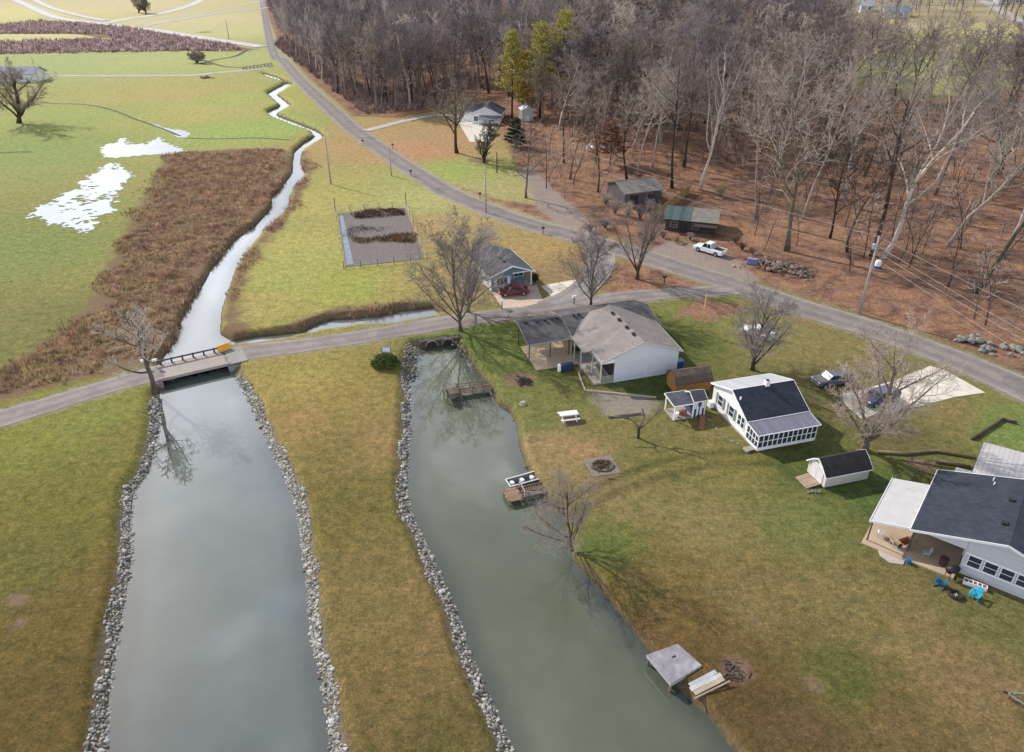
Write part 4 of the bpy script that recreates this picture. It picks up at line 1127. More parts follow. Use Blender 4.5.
# ---- tan roofed wing and dark roofed ell
A, rz, w = frame2((600.3, 384.4), (676, 372)); w = 10.1
g = root('house', 'long house with tan-brown roofed wing ending in a blank pale gable wall', 'house', (A[0], A[1], 0), rz)
M_PALEW = lined('shaded_white_siding', (.62, .62, .64), 'Z', .2, .22, .65, .05, dark=(.4, .42, .47))  # white siding with its blue-grey shade put into the colour
mb = MB(); mb.add([(1.7, 0, 0), (10.1, 0, 0), (10.1, 0, 3.15), (5.1, 0, 4.9), (1.7, 0, 3.62)] + [(1.7, 8.3, 0), (10.1, 8.3, 0), (10.1, 8.3, 3.15), (5.1, 8.3, 4.9), (1.7, 8.3, 3.62)],
                   [(0, 1, 2, 3, 4), (9, 8, 7, 6, 5), (0, 5, 6, 1), (1, 6, 7, 2), (2, 7, 8, 3), (3, 8, 9, 4), (4, 9, 5, 0)]); mb.build('wall', M_PALEW, g)
mb = MB(); mb.box(5.9, -.02, .35, 8.36, .05, .7); mb.build('foundation', plain('painted_block', (.52, .54, .6), .8, .1, 2, .1), g)
mb = MB(); mb.box(5.9, -.03, 1.6, .06, .05, 3.0); mb.build('downspout', M_TRIM, g)
mb = MB(); mb.box(.85, -.0, 2.95, 1.66, .06, .5); mb.build('porch_beam', M_TRIM, g)
mb = MB()
mb.box(.0, .05, 1.55, .12, .12, 2.9); mb.box(.0, 2.7, 1.4, .12, .12, 2.8); mb.box(-.7, 4.6, 1.35, .12, .12, 2.7); mb.box(-.7, 6.8, 1.35, .12, .12, 2.7); mb.build('porch_post', plain('cream_post_paint', (.5, .46, .36), .7, .2, 2, 0), g)
mb = MB(); mb.box(.85, .0, .62, 1.6, .05, .85)
for i in range(7): mb.box(.05 + 0 * i, .4 + i * .35, .6, .04, .04, .9)
mb.box(.05, 1.4, 1.02, .06, 2.5, .06); mb.build('railing', lined('grey_porch_boards', (.27, .25, .23), 'X', .12, .6, .9, .2), g)
mb = MB(); mb.box(.5, 4.1, .12, 2.4, 8.2, .24); mb.build('porch_floor', M_GREYW, g)
mb = MB(); mb.box(1.55, 1.6, 1.8, .06, 3.0, 2.6); mb.build('porch_shade_sheet', M_DARKIN, g)  # dark sheet standing in for the shade under the porch roof
t = .14
rf = MB()
Fr, Br = (5.1, -.35, 5.1), (5.3, 10.5, 5.1)
rf.slab([Fr, (5.25, 10.5, 5.1), (-.95, 7.2, 2.86), (-1.0, 3.2, 2.84), (-.05, 2.7, 3.18), (-.1, -.35, 3.12)], t)
rf.slab([(10.45, -.35, 3.08), (11.3, 8.6, 2.8), (5.25, 10.5, 5.098), Fr], t)
rf.slab([(5.25, 10.5, 5.096), (11.3, 8.6, 2.79), (8, 12.4, 3.5), (3.0, 12.4, 3.5), (-.95, 7.2, 2.85)], t)
r_ = rf.build('roof', M_TANS, g)
fb = MB()
fb.bar((5.1, -.38, 5.03), (10.48, -.38, 3.0), .05, .2); fb.bar((5.1, -.38, 5.03), (-.13, -.38, 3.05), .05, .2); fb.bar((10.47, -.36, 3.0), (11.32, 8.6, 2.72), .06, .16); fb.bar((-.14, -.36, 3.05), (-.09, 2.7, 3.1), .05, .16)
fb.build('fascia', plain('beige_fascia', (.45, .43, .40), .7, .15, 2, 0), r_)
for yy in (1.9, 3.8, 6.0, 8.0): vent(g, 4.75, yy, 5.0)
mb = MB(); mb.prism([(8.3, 0), (15.8, 0), (15.8, 2.4), (12.1, 3.4), (8.3, 2.4)], 1.8, 11.3); mb.build('rear_wall', M_PALEW, g)
roof(g, [(7.75, 2.5), (12.1, 3.62), (16.2, 2.5)], -.6, 11.75, M_DKS, .12, name='rear_roof', trim=M_EDGE)
for xx in (1.0, 1.7): vent(g, xx, 11.7, 3.5)
mb = MB(); mb.box(10.9, 7.4, 1.0, 1.1, .6, .7); mb.box(10.7, 5.6, .5, .5, .5, .9); mb.build('heat_pump', M_STEEL, g)
# dark roofed patio shelter left of it
p_ = root('patio_shelter', 'open shelter with charcoal shingle roof on thin posts over a tan slab', 'shelter', (A[0], A[1], 0), rz)
roof(p_, [(7.75, 2.45), (12.1, 3.56), (13.6, 3.1)], -6.55, -.65, M_DKS, .12, trim=M_EDGE)
for xx, yy in ((-6.3, 8.0), (-3.5, 8.0), (-6.3, 12.4), (-1.0, 8.0)):
    mb = MB(); mb.box(xx, yy, 1.25 if yy < 10 else 1.6, .11, .11, 2.4 if yy < 10 else 3.2); mb.build('post', plain('dark_shelter_post', (.07, .06, .055), .8, .2, 2, 0), p_)
for xx in (-5.6, -4.2, -3.0, -2.1, -1.3): vent(p_, xx, 11.6, 3.46)
mb = MB(); mb.bar((-6.5, 12.0, 3.6), (-1.2, 12.0, 3.6), .03); mb.build('ridge_cap', M_DKS, p_)
mb = MB(); mb.box(-3.4, 8.6, .06, 5.6, 6.4, .12); mb.build('patio_slab', conc('tan_patio', (.52, .40, .27)), p_)
mb = MB(); mb.box(-.75, 9.9, 1.3, .1, 4.6, 2.6); mb.build('side_wall', lined('tan_board_wall', (.34, .25, .17), 'Y', .25, .5, .85, .2), p_)
def at_local(o, x, y, z=0):
    c, s = math.cos(o.rotation_euler[2]), math.sin(o.rotation_euler[2]); return (o.location[0] + x * c - y * s, o.location[1] + x * s + y * c, z)
# things round the porch
q = at_local(g, -2.6, 4.3); t_ = root('covered_grill', 'covered grill under a blue-black tarp at the edge of the tan patio', 'grill', q, rz)
mb = MB(); mb.box(0, 0, .55, 1.7, .7, .9, 0, .85); mb.build('cover', plain('navy_tarp', (.02, .035, .09), .5, .5, 3, .4), t_, bevel=.08)
mb = MB(); mb.box(-1.0, .1, .5, .3, .5, .9, 0, .9); mb.build('side_shelf', M_TRIM, t_, bevel=.03)
q = at_local(g, -.9, 3.2); t_ = root('yard_sign', 'small pink and white board standing by the porch steps', 'sign', q, rz)
mb = MB(); mb.box(0, 0, .95, .75, .05, .75); mb.build('board', plain('pink_board', (.68, .42, .36), .7, .25, 5, 0), t_); mb = MB(); mb.box(0, -.035, .95, .5, .01, .5); mb.build('panel', plain('white_board', (.75, .68, .64), .7, .1, 3, 0), t_)
for s in (-1, 1): mb = MB(); mb.box(s * .3, 0, .3, .05, .05, .6); mb.build('leg', M_GREYW, t_)
q = at_local(g, 10.9, .9); t_ = root('trash_bin', 'blue wheeled bin at the corner of the pale gable wall', 'bin', q, rz)
mb = MB(); mb.box(0, 0, .55, .75, .85, 1.0, 0, 1.15); mb.build('body', plain('blue_plastic', (.03, .07, .22), .5, .2, 2, 0), t_, bevel=.04)
mb = MB(); mb.box(0, 0, 1.1, .9, 1.0, .08); mb.build('lid', plain('light_blue_lid', (.12, .2, .38), .5, .2, 2, 0), t_, bevel=.03)
for s in (-1, 1): mb = MB(); mb.tube([(s * .4, .4, .12), (s * .32, .4, .12)], .12, 10); mb.build('wheel', M_BLK, t_)

# ---- grey-blue cottage with red car
A, rz, w = frame2((491.7, 291.6), (532.4, 285)); w = 6.6
h = root('house', 'small blue-grey cottage with charcoal roof and open front porch corner', 'house', (A[0], A[1], 0), rz)
M_BLUE = lined('blue_grey_siding', (.13, .20, .25), 'Z', .18, .3, .7, .1); 
L_ = 9.4
mb = MB(); mb.add([(0, 0, 0), (3.4, 0, 0), (3.4, 2.2, 0), (w, 2.2, 0), (w, L_, 0), (0, L_, 0)] + [(0, 0, 2.5), (3.4, 0, 2.5), (3.4, 2.2, 2.5), (w, 2.2, 2.5), (w, L_, 2.5), (0, L_, 2.5)],
   [(0, 5, 4, 3, 2, 1), (6, 7, 8, 9, 10, 11)] + [(i, (i + 1) % 6, (i + 1) % 6 + 6, i + 6) for i in range(6)]); mb.build('wall', M_BLUE, h)
mb = MB(); mb.box(-.03, L_ / 2, 1.25, .05, L_ - .05, 2.5); mb.build('side_wall', M_WHITE, h)
mb = MB(); mb.prism([(0, 2.502), (w, 2.502), (w / 2, 3.6)], .02, L_, 'y'); mb.build('gable', M_BLUE, h)
roof(h, [(-.4, 2.45), (w / 2, 3.8), (w + .4, 2.45)], -.4, L_ + .3, M_BLUS, .13, 'y', trim=M_TRIM)
for xx in (w - .08,): mb = MB(); mb.box(xx, .08, 1.25, .16, .16, 2.5); mb.build('porch_post', M_TRIM, h)
mb = MB(); mb.box((3.4 + w) / 2, .08, 2.42, w - 3.4, .14, .2); mb.build('porch_beam', M_TRIM, h)
mb = MB(); mb.box((3.4 + w) / 2, 1.1, .05, w - 3.4, 2.2, .1); mb.build('porch_floor', M_CONC2, h)
window(h, 1.7, 0, .8, -PI / 2, 1.7, 1.25, 3, 1, shutters=M_TRIM); window(h, 5.3, 2.2, .9, -PI / 2, 1.5, 1.1)
door(h, 3.9, 2.2, .1, -PI / 2, .85, 2.0, plain('red_door', (.22, .03, .03), .6, .2, 2, 0))
for yy in (2, 4.6, 7.2): window(h, -.055, yy, 1.0, PI, .9, 1.1)
for yy in (2.0, 3.4): vent(h, w / 2 - .5, yy, 3.6)

# ---- right-hand house, carport and metal roofs
O = (34.06, 47.2, 0); rz = R(-38)
h = root('house', 'grey-sided house with big dark blue shingle roof at the right edge', 'house', O, rz)
M_GREYS = lined('light_grey_siding', (.50, .50, .51), 'Z', .2, .25, .65, .06, dark=(.34, .35, .38))
mb = MB(); mb.add([(3.9, 0, 0), (12.6, 0, 0), (12.6, 0, 2.6), (6.4, 0, 4.35), (3.9, 0, 3.62), (3.9, 9.9, 0), (12.6, 9.9, 0), (12.6, 9.9, 2.6), (6.4, 9.9, 4.35), (3.9, 9.9, 3.62)],
                   [(0, 1, 2, 3, 4), (9, 8, 7, 6, 5), (0, 5, 6, 1), (1, 6, 7, 2), (2, 7, 8, 3), (3, 8, 9, 4), (4, 9, 5, 0)]); mb.build('wall', M_GREYS, h)
mb = MB(); mb.prism([(.0, 2.6), (3.88, 2.6), (3.88, 3.6), (.0, 2.66)], -.12, -.02, 'y'); mb.build('gable', M_GREYS, h)
roof(h, [(-.3, 2.6), (6.4, 4.62), (12.9, 2.6)], -.35, 10.1, M_NAVY, .14, 'y', trim=M_TRIM)
vent(h, 5.7, 2.6, 4.35); vent(h, 5.7, 6.3, 4.35)
for q in ((4.2, 8.6), (4.05, 9.3)): mb = MB(); mb.lathe([(.05, 3.6), (.05, 4.25)], q[0], q[1], 8); mb.build('vent_pipe', M_TRIM, h)
mb = MB(); mb.box(8.2, -.06, 1.02, 8.4, .06, .12); mb.box(8.2, -.06, 2.28, 8.4, .06, .12); mb.build('window_band', M_TRIM, h)
for i in range(7): window(h, 4.75 + i * 1.16, -.03, 1.12, -PI / 2, .88, 1.05, 1, 2)
for xx, yy in ((.0, .0), (.0, 5.0)): mb = MB(); mb.box(xx + .05, yy, 1.3, .16, .16, 2.6); mb.build('porch_post', plain('dark_green_post', (.05, .07, .07), .7, .3, 2, 0), h)
mb = MB(); mb.box(1.93, 4.1, .07, 3.8, 10.6, .14); mb.box(1.9, 8.5, 1.3, 3.6, .1, 2.5); mb.build('porch_floor', conc('ochre_patio', (.46, .35, .24)), h)
window(h, 3.88, 2.0, .9, PI, 1.2, 1.1); door(h, 3.88, 4.8, .15, PI, .9, 2.0)
cp = root('carport', 'flat white metal carport roof stained with leaves beside the dark roof', 'carport', O, rz)
M_WMET = lined('stained_white_metal', (.62, .59, .56), 'Y', .6, .12, .5, .1, .1); 
mb = MB(); mb.slab([(-3.3, -1.0, 2.42), (-.32, -.05, 2.52), (-.32, 7.2, 2.6), (-3.3, 6.3, 2.5)], .07); o = mb.build('roof', plain('stained_white_sheet', (.50, .485, .48), .55, .1, 1.1, 0, .3, 0, (.25, .22, .2)), cp)
mb = MB(); mb.bar((-3.32, -1.03, 2.36), (-.3, -.08, 2.46), .06, .22); mb.bar((-3.33, -1.0, 2.36), (-3.33, 6.3, 2.44), .06, .22); mb.build('fascia', M_TRIM, o)
for xx, yy in ((-3.1, -.7), (-3.1, 5.9)): mb = MB(); mb.box(xx, yy, 1.2, .12, .12, 2.4); mb.build('post', plain('brown_post', (.09, .07, .06), .7, .3, 2, 0), cp)
mb = MB(); mb.box(-1.7, 2.5, .05, 3.4, 7.8, .1); mb.build('floor_slab', conc('ochre_carport_slab', (.44, .34, .24)), cp)
mb = MB(); mb.box(-1.75, 6.3, 1.25, 3.3, .08, 2.3); mb.build('rear_wall', M_WOOD, cp)
bh = root('metal_barn', 'outbuilding with ribbed pale grey metal roof behind the dark roof', 'barn', O, rz)
M_RIB = lined('ribbed_pale_metal', (.50, .47, .46), 'Y', .42, .35, .45, .08, .2)
mb = MB(); mb.box(7.2, 14.1, 1.3, 8.6, 6.4, 2.6); mb.build('wall', M_GREYS, bh)
mb = MB(); mb.slab([(2.35, 10.4, 2.75), (12, 10.4, 3.3), (12, 17.6, 3.3), (2.35, 17.6, 2.75)], .08); mb.build('roof', lined('ribbed_grey_roof', (.50, .47, .46), 'X', .42, .4, .45, .08, .2), bh)
door(bh, 2.9, 13.6, 0, PI, 1.0, 2.0)
mb = MB(); mb.slab([(1.0, 10.5, 2.3), (2.3, 10.5, 2.45), (2.3, 12.1, 2.45), (1.0, 12.1, 2.3)], .08); mb.build('lean_to_roof', M_RIB, bh)
mb = MB(); mb.box(1.7, 11.3, 1.12, 1.1, 1.4, 2.2); mb.build('lean_to_wall', M_GREYS, bh)

# ---- sheds
A, rz, w = frame2((823.6, 488.8), (867.8, 480)); 
s = root('shed', 'small cream garden shed with dark gambrel roof and a wooden ramp', 'shed', (A[0], A[1], 0), rz)
M_CREAM = lined('cream_barn_siding', (.58, .55, .50), 'Y', .2, .35, .75, .12); M_CREAMX = lined('cream_barn_siding_long', (.60, .58, .57), 'X', .2, .3, .75, .1)
L_, w_s = 4.9, 2.7
mb = MB(); mb.prism([(0, .15), (w_s, .15), (w_s, 1.5), (w_s * .76, 2.1), (w_s / 2, 2.55), (w_s * .24, 2.1), (0, 1.5)], 0, L_); mb.build('wall', M_CREAM, s)
roof(s, [(-.18, 1.42), (w_s * .24, 2.22), (w_s / 2, 2.7), (w_s * .76, 2.22), (w_s + .18, 1.42)], -.18, L_ + .15, plain('dark_mottled_roofing', (.032, .028, .03), .85, .5, 1.5, .3), .08, trim=M_TRIM)
mb = MB()
for yy in (w_s / 2 - .47, w_s / 2 + .47): mb.box(-.03, yy, 1.1, .05, .9, 1.75)
dd = mb.build('door', M_CREAMX, s)
mb = MB()
for yy in (w_s / 2 - .47, w_s / 2 + .47): mb.bar((-.065, yy - .42, .3), (-.065, yy + .42, 1.9), .03, .08); mb.box(-.062, yy, .28, .02, .88, .08); mb.box(-.062, yy, 1.92, .02, .88, .08)
mb.build('door_brace', M_TRIM, dd)
mb = MB(); mb.slab([(-.1, .45, .3), (-1.6, .45, .08), (-1.6, 2.25, .08), (-.1, 2.25, .3)], .08); mb.build('ramp', M_WOODY, s)
A, rz, w = frame2((678, 396), (713, 394)); rz = R(13)
s = root('shed', 'orange-brown barn shed with dark curved gambrel roof beside the blank gable', 'shed', (A[0] - .3, A[1] + .2, 0), rz)
M_ORW = lined('orange_brown_boards', (.36, .18, .06), 'Y', .25, .35, .8, .15); L_, w_s = 4.4, 2.6
mb = MB(); mb.prism([(0, .1), (w_s, .1), (w_s, 1.5), (w_s * .8, 2.15), (w_s / 2, 2.5), (w_s * .2, 2.15), (0, 1.5)], 0, L_); mb.build('wall', M_ORW, s)
roof(s, [(-.1, 1.42), (w_s * .18, 2.2), (w_s / 2, 2.6), (w_s * .82, 2.2), (w_s + .1, 1.42)], -.12, L_ + .12, plain('mossy_brown_roofing', (.11, .085, .07), .95, .4, 1.6, .4, .1, 0, (.13, .12, .06)), .08, trim=plain('brown_trim', (.10, .07, .05), .8, .2, 2, 0))
door(s, 0, w_s / 2, .15, PI, 1.1, 1.75, M_ORW)
A, rz, w = frame2((673.7, 420.6), (704.5, 416.2)); rz = R(15)
s = root('playhouse', 'little dark-roofed shed with white trim and a small covered porch', 'shed', (A[0], A[1], 0), rz)
M_PH = lined('navy_panel_siding', (.05, .07, .12), 'X', .2, .3, .7, .15)
roof(s, [(-.15, 1.95), (2.4, 2.15)], -.2, 2.4, M_BLUS, .07, name='porch_roof', trim=M_TRIM)
for xx, yy in ((0, 0), (0, 2.2), (2.2, 0)): mb = MB(); mb.box(xx, yy, .97, .13, .13, 1.9); mb.build('porch_post', M_TRIM, s)
mb = MB(); mb.box(3.0, 1.15, 1.05, 1.4, 2.1, 2.0); mb.prism([(.1, 2.0), (2.2, 2.0), (1.15, 2.6)], 2.35, 3.65); mb.build('wall', M_PH, s)
roof(s, [(-.05, 2.05), (1.15, 2.75), (2.35, 2.05)], 2.2, 3.85, M_BLUS, .07, trim=M_TRIM)
mb = MB()
for xx in (2.32, 2.72, 3.28, 3.68): mb.box(xx, .07, 1.05, .1, .06, 2.0)
mb.build('corner_board', M_TRIM, s)
for xx in (2.52, 3.48): mb = MB(); mb.box(xx, .08, 1.45, .2, .03, .8); mb.build('window', M_TRIM, s)
for xx in (2.85, 3.15):
    mb = MB(); mb.box(xx, .08, .75, .12, .03, 1.1); mb.build('door', M_TRIM, s)
mb = MB(); mb.box(1.1, 1.1, .08, 2.4, 2.3, .12); mb.build('porch_floor', M_GREYW, s)
q = at_local(s, 2.9, -1.0, 0); rp = root('wooden_ramp', 'reddish-brown plank laid on the grass from the little white-trimmed shed', 'ramp', q, rz - .55)
mb = MB(); mb.slab([(-.3, -1.5, .05), (.35, -1.5, .05), (.3, 1.0, .3), (-.3, 1.0, .3)], .05); mb.build('plank', plain('red_brown_wood', (.26, .12, .07), .9, .3, 3, .2), rp)
q = at_local(s, .5, .5, .15); t_ = root('storage_tub', 'white tub standing on the little shed porch', 'tub', q)
mb = MB(); mb.lathe([(.22, 0), (.28, .45), (.3, .46), (.3, .5)], 0, 0, 14); mb.build('body', M_TRIM, t_)
q = at_local(s, 1.4, .7, .15); t_ = root('toolbox', 'rust-red box standing on the little shed porch', 'box', q)
mb = MB(); mb.box(0, 0, .25, .8, .4, .5); mb.build('body', plain('rust_red_paint', (.3, .09, .05), .7, .3, 3, 0), t_, bevel=.03); mb = MB(); mb.box(0, 0, .53, .84, .44, .06); mb.build('lid', M_GREYW, t_)

# ---- far grey house
A = P(471.7, 124); rz = R(-8)
k = 1.0
h = root('house', 'far two-gabled white house with grey roof at the edge of the wood', 'house', A, rz)
W_ = 8.6
mb = MB(); mb.prism([(0, -.5), (W_, -.5), (W_, 2.9), (W_ / 2, 4.7), (0, 2.9)], 0, 9.5, 'y'); mb.build('wall', M_WHITE, h)
mb = MB(); mb.box(-1.0, 5.6, 1.2, 4.0, 5.0, 3.4); mb.build('wing_wall', M_WHITE, h)
roof(h, [(-.4, 2.85), (W_ / 2, 4.9), (W_ + .4, 2.85)], -.5, 10, M_BLUS, .15, 'y', trim=M_TRIM)
roof(h, [(2.6, 2.9), (5.6, 4.7), (8.8, 2.9)], -3.2, 4, M_BLUS, .15, 'x', name='wing_roof', trim=M_TRIM)
mb = MB(); mb.slab([(2.4, -3.0, 2.0), (W_ + .3, -3.0, 2.0), (W_ + .3, -.1, 2.6), (2.4, -.1, 2.6)], .12); mb.build('porch_roof', M_GMETAL, h)
for xx in (2.6, 5.5, W_): mb = MB(); mb.box(xx, -2.8, .8, .16, .16, 2.4); mb.build('porch_post', M_TRIM, h)
window(h, 1.3, 0, .9, -PI / 2, 1.2, 1.3); window(h, 5.8, 0, .9, -PI / 2, 1.6, 1.3); door(h, 3.8, 0, .0, -PI / 2, 1, 2.1)
for yy in (4.4, 6.8): window(h, -3.0, yy, .9, PI, 1.1, 1.3)
A2 = P(522, 122); s = root('metal_shed', 'pale metal shed among trees right of the far house', 'shed', A2, R(10))
mb = MB(); mb.prism([(0, -.5), (3.4, -.5), (3.4, 3.2), (1.7, 4.3), (0, 3.2)], 0, 5, 'y'); mb.build('wall', M_STEEL, s)
roof(s, [(-.2, 3.15), (1.7, 4.4), (3.6, 3.15)], -.2, 5.2, M_SMETAL, .1, 'y'); door(s, 1.7, 0, -.3, -PI / 2, 1.0, 2.1)

# ---- cabins in the woods
A = P(669, 231); rz = R(-17)
s = root('cabin', 'dark cabin with a long shallow roof, half teal metal and half grey', 'cabin', (A[0] - 1.0, A[1] + .3, A[2]), rz); s.scale = (1.08, 1.1, 1.02)
M_TEAL = lined('teal_streaked_metal', (.07, .098, .096), 'X', .6, .3, .6, .35, .1); M_DKW = lined('dark_cabin_boards', (.05, .042, .036), 'Z', .2, .4, .9, .3)
mb = MB(); mb.prism([(.2, -.3), (6.2, -.3), (6.2, 2.5), (3.6, 3.2), (.2, 2.3)], .2, 8.4); mb.build('wall', M_DKW, s)
roof(s, [(-.5, 2.35), (3.8, 3.45)], -.2, 4.4, M_TEAL, .1); roof(s, [(-.5, 2.352), (3.8, 3.452)], 4.4, 8.9, plain('grey_tar_roof', (.19, .175, .15), .9, .35, 1.2, .3), .1, name='side_roof'); roof(s, [(3.8, 3.44), (6.8, 2.5)], -.2, 8.9, plain('leafy_brown_roof', (.12, .07, .055), .95, .4, 1.6, .3), .1, name='rear_roof')
window(s, 8.4, 3.0, .9, 0, 1.0, 1.0, trim=M_EDGE); door(s, 3.2, .2, -.2, -PI / 2, .9, 1.9, M_DARKIN)
for xx in (1.6, 5.2): window(s, xx, .2, .8, -PI / 2, 1.0, .9, trim=M_EDGE)
for i in range(3):
    mb = MB(); mb.box(5.3 + i * 1.6, -1.1, .6, .12, .12, 2.2); mb.build('porch_post', M_DKW, s)
mb = MB(); mb.slab([(5.0, -1.4, 1.75), (8.8, -1.4, 1.75), (8.8, .1, 2.3), (5.0, .1, 2.3)], .06); mb.build('porch_roof', M_DKW, s)
A = P(638, 210); rz = R(22)
s = root('cabin', 'mossy grey-roofed outbuilding with a teal sheet along its far roof edge', 'cabin', (A[0] - 2.6, A[1] + 1.5, A[2] + .3), rz); s.scale = (1.08, 1.12, 1.08)
mb = MB(); mb.prism([(0, -.5), (6.5, -.5), (6.5, 2.6), (3.2, 3.5), (0, 2.4)], 0, 8.0); mb.build('wall', lined('violet_grey_boards', (.11, .09, .095), 'X', .3, .4, .9, .3), s)
roof(s, [(-.4, 2.4), (3.2, 3.7)], -.3, 8.3, plain('mossy_grey_roof', (.22, .20, .18), .95, .35, 1.1, .3), .1); roof(s, [(3.2, 3.702), (6.9, 2.7)], -.3, 8.3, M_TEAL, .1, name='rear_roof')
door(s, 2.0, 0, -.3, -PI / 2, 1.6, 2.1, M_DARKIN); window(s, 5.4, 0, .9, -PI / 2, 1.2, .9, trim=M_EDGE)
# leaf-covered board fence between the cabins
fa = P(651, 222); fb_ = P(689, 193)
s = root('board_fence', 'mustard-brown board fence running between the two cabins', 'fence', fa, math.atan2(fb_[1] - fa[1], fb_[0] - fa[0]))
Lf = math.dist(fa[:2], fb_[:2]); dz = fb_[2] - fa[2]
mb = MB(); mb.add([(0, 0, -.3), (Lf, 0, dz - .3), (Lf, 0, dz + 1.7), (0, 0, 1.7), (0, .06, -.3), (Lf, .06, dz - .3), (Lf, .06, dz + 1.7), (0, .06, 1.7)], [(0, 1, 2, 3), (7, 6, 5, 4), (0, 4, 5, 1), (1, 5, 6, 2), (2, 6, 7, 3), (3, 7, 4, 0)])
mb.build('board_panel', lined('mustard_boards', (.30, .20, .07), 'X', .2, .4, .9, .25), s)
for i in range(7): mb = MB(); mb.box(Lf * i / 6, -.06, dz * i / 6 + .7, .1, .1, 2.1); mb.build('post', M_GREYW, s)
# hilltop houses
for (px, py, lab, mr, ww) in ((894, 18, 'far hilltop house with a blue-grey roof seen through the branches', plain('far_blue_roof', (.20, .24, .32), .7, .2, .5, 0), 11), (1008, 4, 'second far hilltop house with a grey roof at the upper right', M_BLUS, 12), (870, 12, 'pale hilltop shed left of the blue-roofed house', M_SMETAL, 6)):
    A = P(px, py); s = root('house' if ww > 8 else 'shed', lab, 'house' if ww > 8 else 'shed', (A[0] - 5, A[1], A[2]), R(-10))
    mb = MB(); mb.prism([(0, -1), (8, -1), (8, 3), (4, 5), (0, 3)], 0, ww); mb.build('wall', M_GREYS, s)
    roof(s, [(-.5, 2.9), (4, 5.3), (8.5, 2.9)], -.5, ww + .5, mr, .2)
    window(s, ww * .3, 0, 1, -PI / 2, 1.4, 1.4); window(s, ww * .7, 0, 1, -PI / 2, 1.4, 1.4); door(s, ww * .5, 0, 0, -PI / 2, 1, 2.1)
A = P(4, 83); s = root('farmhouse', 'low grey-roofed farm building behind the dark tree at the left edge', 'house', (A[0] - 8, A[1] + 2, 0), 0)
mb = MB(); mb.prism([(0, 0), (9, 0), (9, 3), (4.5, 5), (0, 3)], 0, 19); mb.build('wall', M_WHITE, s)
roof(s, [(-.5, 2.9), (4.5, 5.2), (9.5, 2.9)], -.6, 19.6, plain('far_grey_roof', (.20, .21, .27), .8, .2, .5, 0), .2)
for xx in (3, 8, 14): window(s, xx, 0, 1, -PI / 2, 1.4, 1.3)
